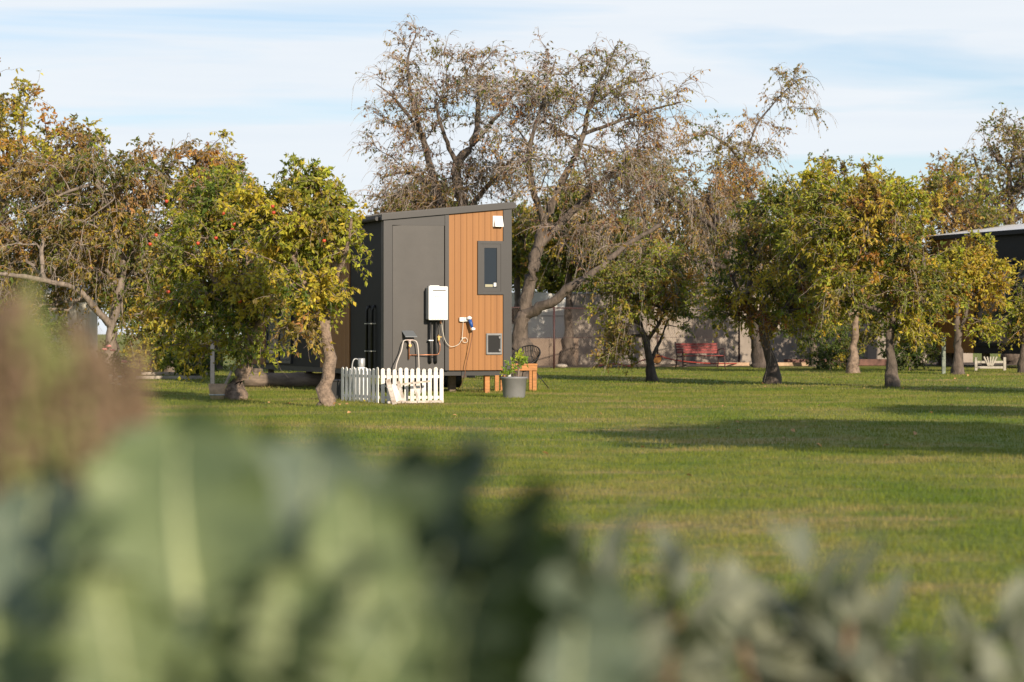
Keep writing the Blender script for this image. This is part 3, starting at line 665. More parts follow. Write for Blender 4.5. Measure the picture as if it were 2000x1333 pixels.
(tJ, _), _ = ptree('orchard_tree', 'big spreading yellow green tree with arching bare limbs, nearest on the right', 1743, 757,
    [(0,0,0,.115), (1741,700,0,.09), (1738,650,0,.09), (1742,610,0,.085), (1755,580,-.1,.075), (1785,560,-.2,.065), (1803,545,-.2,.055), (1800,500,-.2,.035)],
    [[(1740,625,0,.06), (1715,600,-.2,.06), (1690,600,-.3,.05), (1660,590,-.3,.035), (1640,550,-.2,.02)], [(1745,605,0,.05), (1710,540,.1,.045), (1680,460,.1,.03)], [(1755,585,0,.05), (1760,500,.3,.04), (1740,420,.4,.025)]],
    [(1700,470,0,120,1.4,85,3.6), (1620,430,.2,80,1.1,75,1.8), (1760,560,-.2,75,1.0,50,1.5), (1640,560,-.2,80,1.1,45,1.5), (1750,400,.3,60,1.0,50,1), (1785,630,-.1,32,.5,40,.55), (1620,350,.4,40,.7,30,.35), (1700,360,.4,40,.7,30,.35)],
    43, P_ROWAN, G_ORCH, gaps=18, n_attr=537, twigs=6, leaves=8, leaf=(0.112,0.050), bark='bark', tw_len=(.15,.45), droop=.35, weep=60, weep_len=(.4,.9), twig_r=.005)
(tK, _), _ = ptree('orchard_tree', 'slim pale trunked tree in the shade behind the spreading tree', 1667, 729,
    [(0,0,0,.13), (1666,690,0,.11), (1670,650,0,.10), (1672,600,0,.08), (1670,540,0,.05)], [],
    [(1650,520,0,90,1.5,90,3), (1600,430,.2,80,1.3,80,2.2), (1690,400,.2,80,1.2,70,1.8), (1600,590,0,60,1.2,50,1.1), (1605,345,.2,38,.7,30,.5)],
    44, P_ROWAN + [(3, DGREEN)], G_ORCH, n_attr=412, twigs=6, leaves=7, leaf=(0.123,0.062), bark='bark_apple', tw_len=(.15,.45), twig_r=.006)
(tL, _), _ = ptree('orchard_tree', 'round crowned yellow and orange tree in front of the second cabin', 1871, 731,
    [(0,0,0,.13), (1871,690,0,.12), (1872,640,0,.10), (1868,590,0,.07)], [[(1872,650,0,.05), (1885,620,-.1,.05), (1890,590,-.1,.03)]],
    [(1870,545,0,58,1.2,45,3), (1930,560,0,45,1.0,45,1.2), (1850,580,0,40,1.0,40,.8), (1905,500,.1,42,.9,38,1.0), (1930,630,0,30,.6,20,.3), (1830,560,0,40,.7,55,.7)],
    45, P_ROWAN + [(1, ORG), (2, YEL)], G_ORCH, gaps=16, n_attr=337, twigs=6, leaves=7, leaf=(0.123,0.062), bark='bark', tw_len=(.15,.45), twig_r=.006)
(tM, _), _ = ptree('orchard_tree', 'partly seen tree with hanging yellow leaves at the right edge', 1999, 728,
    [(0,0,0,.12), (1999,680,0,.1), (2002,600,0,.07)], [],
    [(2010,610,0,45,1.0,50,2), (1985,640,0,25,.7,30,.7), (2040,560,0,60,1.0,60,1)],
    46, P_ROWAN, G_ORCH, n_attr=130, twigs=5, leaves=6, leaf=(.11,.055), bark='bark', tw_len=(.15,.45), twig_r=.006)

# background trees on the right
(tN, _), _ = ptree('autumn_tree', 'tall half-bare purple brown tree behind the second cabin roof', 1985, 712,
    [(0,0,0,.3), (1985,560,0,.2), (1975,420,0,.13), (1970,330,0,.08)], [[(1978,450,0,.1), (1920,360,0,.06), (1900,300,0,.03)]],
    [(1980,330,0,80,2.5,90,3), (1900,370,0,70,2.2,60,1.8), (2040,330,0,70,2,100,1.6), (1980,260,0,45,1.5,35,.5), (1930,440,.3,90,2,40,1.4)],
    51, P_BIG + [(3, OLIVE), (1.5, YEL)], 'autumn trees behind the garden', n_attr=360, twigs=5, leaves=4, leaf=(.15,.075), tw_len=(.3,.8), weep=260, weep_len=(.8,1.6), twig_r=.008, r_tip=.013)
(tN2, _), _ = ptree('autumn_tree', 'rounded olive and yellow tree left of the second cabin roof', 1850, 714,
    [(0,0,0,.25), (1850,600,0,.18), (1850,480,0,.12)], [],
    [(1850,400,0,75,2.2,65,3), (1790,440,0,60,2,60,1.5), (1910,430,0,60,2,45,1.5), (1830,520,0,90,2,50,1.6), (1850,340,0,40,1.5,25,.5)],
    52, P_YEL + [(3, OLIVE), (3, GREEN), (2, BRN)], 'autumn trees behind the garden', n_attr=330, twigs=5, leaves=6, leaf=(.15,.075), tw_len=(.25,.6), twig_r=.007, r_tip=.012)

# leafy background trees behind wall, cabin and garden (dense masses in several kinds)
def bgtree(label, px, py, top, halfw, seed, pal, bottom=None, leaf=(.14,.075), n=260, kind='leafy_tree', grp='leafy trees behind the wall and cabin', lv=7, lean=0):
    bt = bottom if bottom else 640
    mid = (top+bt)/2; hh = (bt-top)/2
    return ptree(kind, label, px, py, [(0,0,0,.16), (px, (py+bt)/2, 0, .14), (px+lean, mid+hh*.2, 0, .09)], [],
        [(px, mid, 0, halfw*.8, 1.8, hh*.75, 3), (px-halfw*.5, mid+hh*.15, 0, halfw*.5, 1.4, hh*.6, 1.4), (px+halfw*.5, mid+hh*.25, 0, halfw*.5, 1.4, hh*.6, 1.4), (px+halfw*.15, top+hh*.45, 0, halfw*.45, 1.2, hh*.45, 1.0)],
        seed, pal, grp, n_attr=n, twigs=5, leaves=lv, leaf=leaf, tw_len=(.2,.5), twig_r=.006, r_tip=.010)
bgtree('dark green tree behind the cabin, between the two apple trees', 500, 728, 420, 110, 61, P_DARK + [(2, OLIVE), (1, YEL)], 700)
bgtree('dark leafy tree in the shade behind the broad apple tree', 330, 730, 480, 110, 62, P_DARK + [(2, LIME), (1, YEL)], 700)
bgtree('deep green tree behind the hanging pale limbs on the left', 110, 725, 460, 120, 63, P_DARK + [(2, OLIVE)], 640)
bgtree('bright olive tree behind the forked trunk right of the cabin', 1075, 706, 440, 85, 64, [(4, OLIVE), (3, GREEN), (3, LIME), (1.5, YEL), (2, DGREEN)], 590, n=520, lv=9)
bgtree('olive green tree over the left end of the grey wall', 1200, 707, 420, 100, 65, [(4, OLIVE), (3, GREEN), (1, LIME), (2, DGREEN), (1, BRN)], 600, n=480, lv=9)
bgtree('shadowed green tree over the wall above the red bench', 1370, 706, 440, 105, 66, P_DARK + [(2, OLIVE), (1, BRN)], 590)
bgtree('dark evergreen at the wall between the two stout orchard trunks', 1590, 716, 430, 90, 67, P_DARK, 690)
bgtree('dense dark shrub tree closing the wall behind the slim pale trunk', 1740, 714, 450, 100, 68, P_DARK + [(1, OLIVE)], 700)
bgtree('low olive tree showing above the cabin roof on its left side', 700, 722, 440, 90, 69, [(4, OLIVE), (3, GREEN), (1.5, YEL), (2, BRN)], 640)
bgtree('leafy tree behind the second cabin at the right edge', 2060, 710, 380, 110, 70, P_YEL + [(3, GREEN)], 640)
bgtree('thick green tree filling the far left edge', -60, 735, 420, 110, 71, P_DARK + [(3, OLIVE), (2, LIME)], 690)
bgtree('olive tree behind the cherry fork, left of the white house roof', 1290, 705, 330, 110, 72, [(4, OLIVE), (2, GREEN), (2, BRN), (2, YEL), (2, TAN)], 560)
bgtree('tall olive brown tree behind the weeping twigs', 1420, 704, 330, 80, 73, P_RUST, 520)
bgtree('yellow green tree filling the gap over the dark evergreen', 1530, 708, 370, 75, 74, P_ROWAN, 600)
bgtree('rust and olive tree behind the widest pale limbs at the left', 220, 722, 360, 120, 75, P_RUST + [(2, GREEN)], 600)
bgtree('brown green tree showing between the cherry and the cabin roof end', 1010, 712, 400, 60, 76, [(4, OLIVE), (3, GREEN), (2, BRN), (2, YEL)], 560)
bgtree('half-bare olive tree behind the top of the leaning apple tree', 420, 722, 300, 80, 77, P_BIG + [(4, OLIVE)], 480, lv=4)
bgtree('dark green tree between the low olive tree and the near apple crown', 610, 724, 440, 90, 78, P_DARK + [(3, OLIVE)], 660)
bgtree('shadowy olive tree behind the cabin roof, under the sinuous limbs', 830, 716, 345, 90, 79, P_BIGLOW, 470, lv=5)
bgtree('olive tree behind the fork of the tall bare-limbed tree', 1110, 715, 350, 80, 86, P_BIGLOW + [(2, YEL), (2, LIME)], 560, n=480, lv=8)
# shrubs (low)
def shrub(label, px, py, top, halfw, seed, pal, leaf=(.09,.05), n=120, nm='shrub'):
    D = gd(py)
    return ptree(nm, label, px, py, [(0,0,0,.05), (px, (py*.6+top*.4), 0, .04)], [], [(px, (py+top)/2+4, 0, halfw, halfw*D/F*.8, (py-top)/2, 3), (px+halfw*.4, (py+top)/2-3, 0, halfw*.5, halfw*D/F*.5, (py-top)/2, 1)],
        seed, pal, 'shrubs along the garden edge', cat='shrub', n_attr=n, twigs=5, leaves=8, leaf=leaf, tw_len=(.12,.3), twig_r=.004, r_tip=.006, up=.5)
shrub('dark shrub at the foot of the wall left of the slim pale trunk', 1620, 722, 640, 60, 81, P_DARK)
shrub('dark low shrub between the pale trunk and the second cabin', 1775, 724, 640, 55, 82, P_DARK)
shrub('shaded shrub behind the tub and grey post', 380, 735, 650, 60, 83, P_DARK + [(1, LIME)])
shrub('yellow lit bush beyond the rose bush', 295, 730, 640, 55, 84, [(3, LIME), (3, GREEN), (2, YEL), (2, DGREEN)])
shrub('green bush under the pale hanging limbs at the left', 60, 755, 610, 80, 85, P_DARK + [(3, OLIVE)])

# trees outside the right edge that throw the long shadows on the lawn
for i, (x, y, zc, rx, ry, rz, na, lab) in enumerate([(9.9, 16.6, 4.0, 3.9, 3.2, 1.25, 900, 'leafy orchard tree just outside the right edge, its shadow on the lawn'),
                                 (15.5, 15.0, 4.2, 3.4, 3.0, 1.4, 600, 'second leafy orchard tree further out beyond the right edge'),
                                 (11.3, 26.5, 3.5, 1.9, 1.3, .5, 260, 'small orchard tree out of view beyond the big lawn shadow'),
                                 (13.4, 40.5, 3.2, 2.0, 1.6, .8, 260, 'orchard tree out of view level with the cabin')]):
    q_ = F/y
    ptree('orchard_tree', lab, 1000 + x*q_, HZ + CH*q_, [(0,0,0,.14), (1000+x*q_, HZ+(CH-1.0)*q_, 0, .12), (1000+x*q_, HZ+(CH-2.0)*q_, 0, .08)], [],
        [(1000+x*q_, HZ+(CH-zc)*q_, 0, rx*q_, ry, rz*q_, 3), (1000+(x+.8)*q_, HZ+(CH-zc-.6)*q_, 0, rx*.5*q_, ry*.6, rz*.8*q_, 1)],
        90+i, P_ROWAN, G_ORCH, n_attr=na, twigs=6, leaves=8, leaf=(.16,.10), tw_len=(.2,.5), gaps=3)

# ------------------------------------------------------------------ the cabin
TH = R(19.5)
HX, HY = gx(750, 45.0), 45.0
cab = thing('cabin', 'narrow dark grey tiny cabin on posts with orange timber cladding on its lit end', 'cabin', (HX, HY, 0), TH)
WD, LN, ZB = 2.5, 11.4, 0.43
zt = lambda x: 3.235 + 0.25*x/2.5
# core walls
mb = MB(); mb.prism(0.012, WD-0.012, 0.03, LN, ZB, zt(0.012), zt(WD-.012)); mb.build('wall', M['side_dark'], cab)
mb = MB(); mb.box(0.03, WD-0.03, 0.06, LN-.03, ZB-.10, ZB-.002); mb.build('base_frame', M['black'], cab)
# end face: corner trims, steel panel
mb = MB()
mb.prism(-.012, .155, -.022, .03, ZB, zt(-.012), zt(.155)); mb.prism(1.185, 1.262, -.030, .03, ZB, zt(1.185), zt(1.262))
mb.prism(2.345, 2.512, -.030, .06, ZB-.02, zt(2.345), zt(2.512))
mb.box(-.014, .012, .03, .14, ZB, zt(0)); mb.prism(.155, 1.185, -.014, .03, zt(0)-.09, zt(.155), zt(1.185))
mb.build('corner_trim', M['trim_dark'], cab)
mb = MB(); mb.prism(.165, 1.172, -.010, .03, ZB, zt(0)-.105, zt(0)-.035 ); mb.build('steel_panel', M['steel_dark'], cab)
# cedar boards
mb = MB(); x = 1.264; k = 0
while x < 2.342:
    x1 = min(x+.12-.0028, 2.343)
    mb.add([(x,.0,ZB),(x+.0015,-.006,ZB),(x1-.0015,-.006,ZB),(x1,.0,ZB),(x,.0,zt(x)),(x+.0015,-.006,zt(x)),(x1-.0015,-.006,zt(x1)),(x1,.0,zt(x1))],
           [(0,1,5,4),(1,2,6,5),(2,3,7,6),(0,3,2,1)]); x += .12
mb.build('cladding', M['cedar'], cab)
# roof
mb = MB()
za, zb = zt(-.06)+.004, zt(2.58)+.004
mb.add([(-.06,-.07,za),(2.58,-.07,zb),(2.58,LN+.06,zb),(-.06,LN+.06,za),(-.06,-.07,za+.105),(2.58,-.07,zb+.105),(2.58,LN+.06,zb+.105),(-.06,LN+.06,za+.105)],
       [(0,3,2,1),(4,5,6,7),(0,1,5,4),(1,2,6,5),(2,3,7,6),(3,0,4,7)])
rf = mb.build('roof', M['trim_dark'], cab)
mb = MB()
for i in range(28):
    yy = .1 + i*.41; mb.add([(-.07,yy,za+.106),(2.59,yy,zb+.107),(2.59,yy+.03,zb+.107),(-.07,yy+.03,za+.106),(-.07,yy,za+.13),(2.59,yy,zb+.13),(2.59,yy+.03,zb+.13),(-.07,yy+.03,za+.13)],
       [(0,3,2,1),(4,5,6,7),(0,1,5,4),(1,2,6,5),(2,3,7,6),(3,0,4,7)])
mb.build('roof_rib', M['trim_dark'], rf)
mb = MB(); mb.tube([(-.10,.12,za+.03),(-.10,LN,za+.03)], .04, 8); mb.build('gutter', M['black'], rf)
# window on the end
wx0, wx1, wz0, wz1 = 1.83, 2.344, 1.86, 2.87
fr = MB()
fr.box(wx0,wx1,-.045,-.013,wz1-.055,wz1); fr.box(wx0,wx1,-.045,-.013,wz0,wz0+.055); fr.box(wx0,wx0+.055,-.045,-.013,wz0+.055,wz1-.055); fr.box(wx1-.055,wx1,-.045,-.013,wz0+.055,wz1-.055)
frm = fr.build('window', M['trim_dark'], cab)
a, c_, z0, z1 = wx0+.056, wx1-.056, wz0+.056, wz1-.056
sx = MB(); q_ = .075
sx.box(a,c_,-.036,-.013,z1-q_,z1); sx.box(a,c_,-.036,-.013,z0,z0+q_); sx.box(a,a+q_,-.036,-.013,z0+q_,z1-q_); sx.box(c_-q_,c_,-.036,-.013,z0+q_,z1-q_)
sx.build('sash', M['trim_dark'], frm)
mb = MB(); mb.box(a+q_,c_-q_,-.022,-.015,z0+q_,z1-q_); mb.build('pane', M['glass'], frm)
mb = MB(); mb.box(c_-q_-.06,c_-q_-.01,-.027,-.0235,z0+q_+.02,z0+q_+.09); mb.build('sticker', M['sticker'], frm)
mb = MB(); mb.box(a+q_+.02,c_-q_-.08,-.026,-.0235,z0+q_+.01,z0+q_+.06); mb.build('sill_reflector', mat('pale_tape', (.32,.30,.2), .6), frm)
# hatch low on the end
hx0, hx1, hz0, hz1 = 2.0, 2.32, .725, 1.125
h = MB(); t_ = .04
h.box(hx0,hx1,-.04,-.013,hz1-t_,hz1,.012); h.box(hx0,hx1,-.04,-.013,hz0,hz0+t_,.012); h.box(hx0,hx0+t_,-.039,-.013,hz0+.02,hz1-.02,.012); h.box(hx1-t_,hx1,-.039,-.013,hz0+.02,hz1-.02,.012)
ho = h.build('hatch', M['grey_plastic'], cab)
mb = MB(); mb.box(hx0+t_,hx1-t_,-.026,-.015,hz0+t_,hz1-t_); mb.build('flap', M['side_dark'], ho)
for zz in (hz0+.06, hz1-.10):
    mb = MB(); mb.box(hx1-.075,hx1-.03,-.05,-.0405,zz,zz+.045,.008); mb.build('latch', M['grey_plastic'], ho)
# white vent hood
mb = MB(); vx0, vx1 = 2.135, 2.325; vz0, vz1 = 3.14, 3.345
mb.box(vx0,vx1,-.03,-.0125,vz0,vz1)
mb.add([(vx0+.02,-.03,vz1-.01),(vx1-.005,-.03,vz1-.01),(vx1-.005,-.11,vz0+.03),(vx0+.02,-.11,vz0+.03),(vx0+.02,-.03,vz0+.0),(vx1-.005,-.03,vz0+.0),(vx1-.005,-.11,vz0+.0),(vx0+.02,-.11,vz0+.0)],
       [(0,3,2,1),(3,7,6,2),(0,4,7,3),(1,2,6,5),(4,5,6,7)])
mb.build('vent_hood', M['white_metal'], cab)
# side face: timber panels, glazed doors
def side_cedar(y0, y1):
    mb = MB(); y = y0
    while y < y1-.01:
        ye = min(y+.14-.007, y1); mb.box(-.010, .0115, y, ye, ZB, zt(0)-.02); y += .14
    mb.build('cladding', M['cedar_side'], cab)
side_cedar(2.35, 4.55); side_cedar(9.25, 10.9)
def side_window(y0, y1, z0, z1, n):
    mb = MB(); t_ = .06
    mb.box(-.035,.012,y0,y1,z1-t_,z1); mb.box(-.035,.012,y0,y1,z0,z0+t_)
    for i in range(n+1):
        yy = y0 + (y1-y0-t_)*i/n; mb.box(-.033,.012,yy,yy+t_,z0+t_,z1-t_)
    o = mb.build('window', M['trim_dark'], cab)
    for i in range(n):
        ya = y0 + (y1-y0-t_)*i/n+t_; yb = y0+(y1-y0-t_)*(i+1)/n
        g = MB(); g.box(-.012,.0115,ya,yb,z0+t_,z1-t_); g.build('pane', M['glass'], o)
side_window(6.9, 9.1, ZB+.05, 2.6, 2); side_window(4.8, 6.3, 1.4, 2.5, 1)
# pipes on the side wall with white clips
for yy in (.62, .98):
    mb = MB(); mb.tube([(-.05,yy,.45),(-.05,yy,1.55),(-.03,yy,1.62),(.012,yy,1.64)], .028, 8); pp_ = mb.build('pipe', M['black'], cab)
    for zz in (.78, 1.30):
        c2 = MB(); c2.box(-.085,.012,yy-.05,yy+.05,zz,zz+.018); c2.build('pipe_clip', M['cable_white'], pp_)
# posts under the cabin
for (x, y, s, mm) in ((.35,.5,.12,'log'),(1.62,.9,.13,'log'),(2.08,.18,.10,'deck'),(.35,3.6,.12,'log'),(2.1,3.6,.12,'log'),(.35,6.8,.12,'log'),(2.1,6.8,.12,'log'),(.35,10.2,.12,'log'),(2.1,10.2,.12,'log')):
    mb = MB(); mb.box(x-s/2,x+s/2,y-s/2,y+s/2,-.05,ZB-.10,.008); mb.build('post', M[mm], cab)
mb = MB(); mb.box(2.43,2.49,-.05,.01,-.05,ZB-.022,.004); mb.build('post', M['galv'], cab, label='galvanised steel post under the corner')
# dark grey water tank slung beneath
mb = MB(); mb.tube([(1.2,2.2,.22),(2.2,2.2,.22)], .17, 12); mb.build('waste_tank', M['black'], cab)

def hp(x, y, z):  # cabin local -> world
    return (HX + x*math.cos(TH) - y*math.sin(TH), HY + x*math.sin(TH) + y*math.cos(TH), z)

# water heater (own thing, hung on the end wall)
wh = thing('water_heater', 'white box water heater mounted on the dark end panel of the cabin', 'water heater', hp(0,0,0), TH)
mb = MB(); mb.box(.80,1.165,-.215,-.032,1.385,1.985,.015); mb.build('casing', M['grey_plastic'] if False else mat('heater_side', (.50,.49,.47), .4, metal=.2), wh)
mb = MB(); mb.box(.795,1.17,-.25,-.216,1.375,2.0,.012); fc = mb.build('front_cover', M['white_metal'], wh)
mb = MB(); mb.box(.87,1.13,-.254,-.2505,1.915,1.932); mb.build('exhaust_slot', M['black'], fc)
mb = MB(); mb.box(.84,1.03,-.17,-.06,1.986,2.02,.01); mb.build('flue_cap', M['white_metal'], wh)
mb = MB(); mb.box(1.03,1.13,-.2535,-.2505,1.46,1.52); mb.build('rating_label', M['sticker'], fc, label='small paper rating label')
mb = MB(); [mb.box(.86+.05*k_,.89+.05*k_,-.2535,-.2505,1.39,1.396) for k_ in range(5)]; mb.build('air_vents', M['black'], fc)
for xx in (.85, 1.10):
    mb = MB(); mb.box(xx,xx+.03,-.253,-.2505,1.425,1.435); mb.build('screw', M['ink'], fc)
fcu = bpy.data.curves.new('lettering', 'FONT'); fcu.body = 'Rinnai'; fcu.size = .055; fcu.align_x = 'CENTER'; fcu.extrude = .0006
ft = bpy.data.objects.new('lettering_curve', fcu); COL.objects.link(ft); bpy.context.view_layer.update(); fm_ = bpy.data.meshes.new_from_object(ft); bpy.data.objects.remove(ft)
fo = bpy.data.objects.new('lettering', fm_); COL.objects.link(fo); fo.parent = fc; fo.location = (.985,-.2515,1.795); fo.rotation_euler = (R(90),0,0); fm_.materials.clear(); fm_.materials.append(M['ink'])
# lagged pipes below the heater
for xx in (.875, .985):
    mb = MB(); mb.tube([(xx,-.10,1.39),(xx,-.10,.62),(xx+.01,-.07,.585),(xx+.03,-.006,.58)], .022, 8); o = mb.build('lagged_pipe', M['black'], wh)
    if xx < .9: c2 = MB(); c2.box(xx-.04,xx+.05,-.128,-.006,.985,1.003); c2.build('pipe_clip', M['white_metal'], o)
mb = MB(); mb.tube([(1.075,-.09,1.39),(1.045,-.09,1.25),(1.04,-.08,1.15),(1.045,-.07,1.08)], .009, 8); mb.build('flexible_pipe', M['black'], wh)
mb = MB(); mb.box(1.02,1.065,-.10,-.05,.99,1.08,.008); mb.box(.985,1.10,-.085,-.065,1.05,1.065); mb.tube([(1.04,-.075,1.10),(1.04,-.075,.97)], .014, 8); mb.build('valve', M['brass'], wh)
mb = MB(); mb.tube([(1.06,-.07,.98),(1.075,-.07,.9),(1.07,-.07,.80),(1.04,-.06,.735),(.97,-.14,.725),(.5,-.05,.725),(.50,-.05,.72)], .009, 8); mb.build('copper_pipe', M['copper'], wh)
mb = MB(); mb.tube([(1.07,-.10,1.385),(1.075,-.10,1.31)], .02, 8); mb.build('union', M['copper'], wh)

# tap with weather hood
tp = thing('outdoor_tap', 'copper tap with hose splitter under a small slanted hood, left of the water heater', 'tap', hp(0,0,0), TH)
mb = MB()
mb.add([(.34,-.006,1.18),(.56,-.006,1.18),(.60,-.15,1.07),(.37,-.15,1.07),(.34,-.006,1.165),(.56,-.006,1.165),(.60,-.155,1.055),(.37,-.155,1.055)],
       [(0,3,2,1),(4,5,6,7),(0,4,7,3),(1,2,6,5),(2,3,7,6),(0,1,5,4)])
mb.box(.34,.56,-.008,-.0065,1.10,1.165); mb.build('hood', mat('hood_grey', (.13,.14,.15), .35), tp)
mb = MB(); mb.tube([(.47,-.06,.64),(.47,-.06,.95),(.47,-.05,1.0)], .012, 8); mb.tube([(.47,-.062,.72),(.51,-.062,.722)], .011, 8); mb.build('copper_pipe', M['copper'], tp)
mb = MB(); mb.ball((.47,-.09,.985),.035,.035,.03); mb.tube([(.40,-.09,1.0),(.54,-.09,1.0)], .016, 8); mb.tube([(.47,-.09,.98),(.475,-.10,.86)], .022, 8); mb.build('splitter', mat('tap_plastic', (.50,.40,.36), .5), tp)
mb = MB(); mb.tube([(.47,-.10,.9),(.47,-.13,.9)], .028, 8); mb.build('handle', M['brass'], tp)
def catpath(P, n=6):
    P = [Vector(p) for p in P]; out = []
    for i in range(len(P)-1):
        p0, p1, p2, p3 = P[max(i-1,0)], P[i], P[i+1], P[min(i+2, len(P)-1)]
        for k in range(n):
            t = k/n; out.append(.5*((2*p1)+(-p0+p2)*t+(2*p0-5*p1+4*p2-p3)*t*t+(-p0+3*p1-3*p2+p3)*t**3))
    out.append(P[-1]); return out
mb = MB(); mb.tube(catpath([(.54,-.09,1.0),(.60,-.12,.96),(.625,-.14,.8),(.635,-.15,.5),(.64,-.18,.2),(.62,-.3,.02),(.40,-.6,.02)]), .011, 7); 
o = mb.build('garden_hose', M['hose_grey'], None, label='pale hose hanging straight down on the right of the tap', cat='hose', group='hoses on the tap'); o.location = hp(0,0,0); o.rotation_euler = (0,0,TH)
mb = MB(); mb.tube(catpath([(.40,-.09,1.0),(.34,-.12,.97),(.29,-.16,.8),(.22,-.2,.66),(.15,-.28,.5),(.13,-.35,.2),(.2,-.45,.02),(.0,-.7,.02)]), .011, 7)
o = mb.build('garden_hose', M['hose_grey'], None, label='pale hose curving down to the left of the tap', cat='hose', group='hoses on the tap'); o.location = hp(0,0,0); o.rotation_euler = (0,0,TH)

# power inlet and blue plug
pi = thing('power_inlet', 'white power inlet box on the orange timber cladding', 'socket', hp(0,0,0), TH)
mb = MB(); mb.box(1.46,1.62,-.075,-.0125,1.345,1.425,.012); mb.box(1.55,1.625,-.10,-.075,1.36,1.425,.01); mb.build('housing', M['white_metal'], pi)
mb = MB(); mb.tube([(1.60,-.10,1.40),(1.635,-.13,1.42),(1.66,-.13,1.40)], .035, 10); mb.build('hinged_cap', M['white_metal'], pi)
pl = thing('power_plug', 'blue camping plug hanging from the white power inlet', 'plug', hp(0,0,0), TH)
mb = MB(); mb.tube([(1.645,-.12,1.385),(1.665,-.135,1.30),(1.685,-.14,1.22)], [.036,.034,.024], 10); mb.build('plug_body', M['blue'], pl)
mb = MB(); mb.tube([(1.685,-.14,1.235),(1.695,-.14,1.185)], .027, 10); mb.box(1.70,1.745,-.15,-.12,1.19,1.23,.008); mb.build('cable_clamp', M['white_metal'], pl)
mb = MB(); mb.tube(catpath([(1.695,-.14,1.19),(1.67,-.14,1.0),(1.62,-.13,.75),(1.565,-.11,.5),(1.55,-.05,.30),(1.5,.4,.02),(1.2,1.6,.02)]), .007, 6); mb.build('cord', M['cord_brown'], pl)
mb = MB(); mb.tube(catpath([(1.09,-.10,1.385),(1.12,-.10,1.15),(1.17,-.10,.98),(1.26,-.09,.885),(1.36,-.09,.885),(1.45,-.07,.93),(1.50,-.06,1.0),(1.555,-.06,1.045),(1.60,-.06,1.03),(1.62,-.06,.98),(1.58,-.06,.95),(1.53,-.06,.97),(1.515,-.06,1.06),(1.53,-.05,1.2),(1.535,-.05,1.35)]), .0055, 6)
mb.box(1.50,1.56,-.068,-.0125,1.03,1.045)
o = mb.build('cable', M['cable_white'], None, label='thin white cable drooping from the water heater to the power inlet', cat='cable'); o.location = hp(0,0,0); o.rotation_euler = (0,0,TH)

# ------------------------------------------------------------------ picket fences
def picket_panel(label, a, b, z0, h, n, pw=.062):
    a = Vector((a[0], a[1], 0)); b = Vector((b[0], b[1], 0)); Lh = (b-a).length; ang = math.atan2(b.y-a.y, b.x-a.x)
    t = thing('picket_fence', label, 'fence', (a.x, a.y, 0), ang, 'white picket panels by the cabin')
    for i in range(n):
        x = pw/2 + (Lh-pw)*i/(n-1); hh = h + .012*math.sin(i*2.3) + .006*math.sin(i*5.1); mb = MB(); P = []
        prof = [(-pw/2, z0)] + [(-pw/2, hh-pw/2)] + [(-pw/2*math.cos(k*math.pi/6), hh-pw/2+pw/2*math.sin(k*math.pi/6)) for k in range(1,6)] + [(pw/2, hh-pw/2), (pw/2, z0)]
        m_ = len(prof)
        for yy in (-.016, 0.0): P += [(x+u, yy, z) for u, z in prof]
        mb.add(P, [tuple(range(m_)), tuple(range(2*m_-1, m_-1, -1))] + [(i2, (i2+1)%m_ + m_*0, (i2+1)%m_+m_, i2+m_) [::-1] for i2 in range(m_)])
        mb.build('picket', M['white_paint'], t)
    for zz in (z0+.07, h-.16):
        mb = MB(); mb.box(.01, Lh-.01, .0015, .032, zz, zz+.045); mb.build('rail', M['white_paint'], t)
    return t
Df = gd(788)
pA = (gx(744, Df), Df); pB = (gx(866, Df+.15), Df+.15)
picket_panel('sunlit white picket panel facing the camera, broken crate leaning on it', pA, pB, .0, .565, 11)
pC = (gx(668, Df+1.35), Df+1.35)
picket_panel('shaded white picket panel angled away at the left', pC, (gx(740, Df+.02), Df+.02), .0, .565, 10, .088)
# corner post joint piece
# broken white timber frame leaning on front panel
cr_ = thing('broken_trellis', 'flaking white timber frame with slanted slats leaning on the picket panel', 'timber frame', (gx(800, Df-.25), Df-.25, 0), 0)
cc = lambda x, y, dy=0.0: (gx(x, Df-.25) - gx(800, Df-.25), dy, gz(y, Df-.25))
for (a_, b_, w1) in [((757,742,.06),(772,790,-.16),.075), ((777,746,.08),(790,787,-.12),.055), ((806,744,.08),(819,787,-.12),.035)]:
    mb = MB(); mb.obox(cc(*a_), cc(*b_), w1, .022, (0,-1,.2)); mb.build('slat', M['old_white'], cr_)
mb = MB(); mb.obox(cc(752,755,.105), cc(840,745,.10), .05, .03, (0,0,1)); mb.build('top_rail', M['old_white'], cr_)
mb = MB(); mb.obox(cc(758,786,-.08), cc(862,784,-.06), .05, .035, (0,0,1)); mb.build('bottom_rail', M['old_white'], cr_)
mb = MB(); mb.obox(cc(765,752,.02), cc(779,784,-.12), .13, .012, (0,-1,.2)); mb.build('board', M['white_paint'], cr_)

# gas bottle behind the shaded panel
Dg = Df+1.6; gb = thing('gas_bottle', 'pale grey gas bottle top rising behind the shaded picket panel', 'gas bottle', (gx(706, Dg), Dg, 0))
mb = MB(); mb.lathe(0,0,[(.001,0),(.13,.0),(.15,.04),(.15,.45),(.13,.52),(.06,.56),(.03,.57)],20); mb.build('tank', M['white_metal'], gb)
mb = MB(); mb.lathe(0,0,[(.055,.57),(.06,.60),(.06,.70),(.052,.71),(.05,.60)],16); mb.build('collar', M['galv'], gb)
mb = MB(); mb.tube([(-.02,0,.57),(-.02,0,.66)],.02,8); mb.tube(catpath([(-.02,0,.66),(-.1,0,.70),(-.15,-.02,.62),(-.17,-.02,.3)]),.012,6); mb.build('regulator', M['galv'], gb)

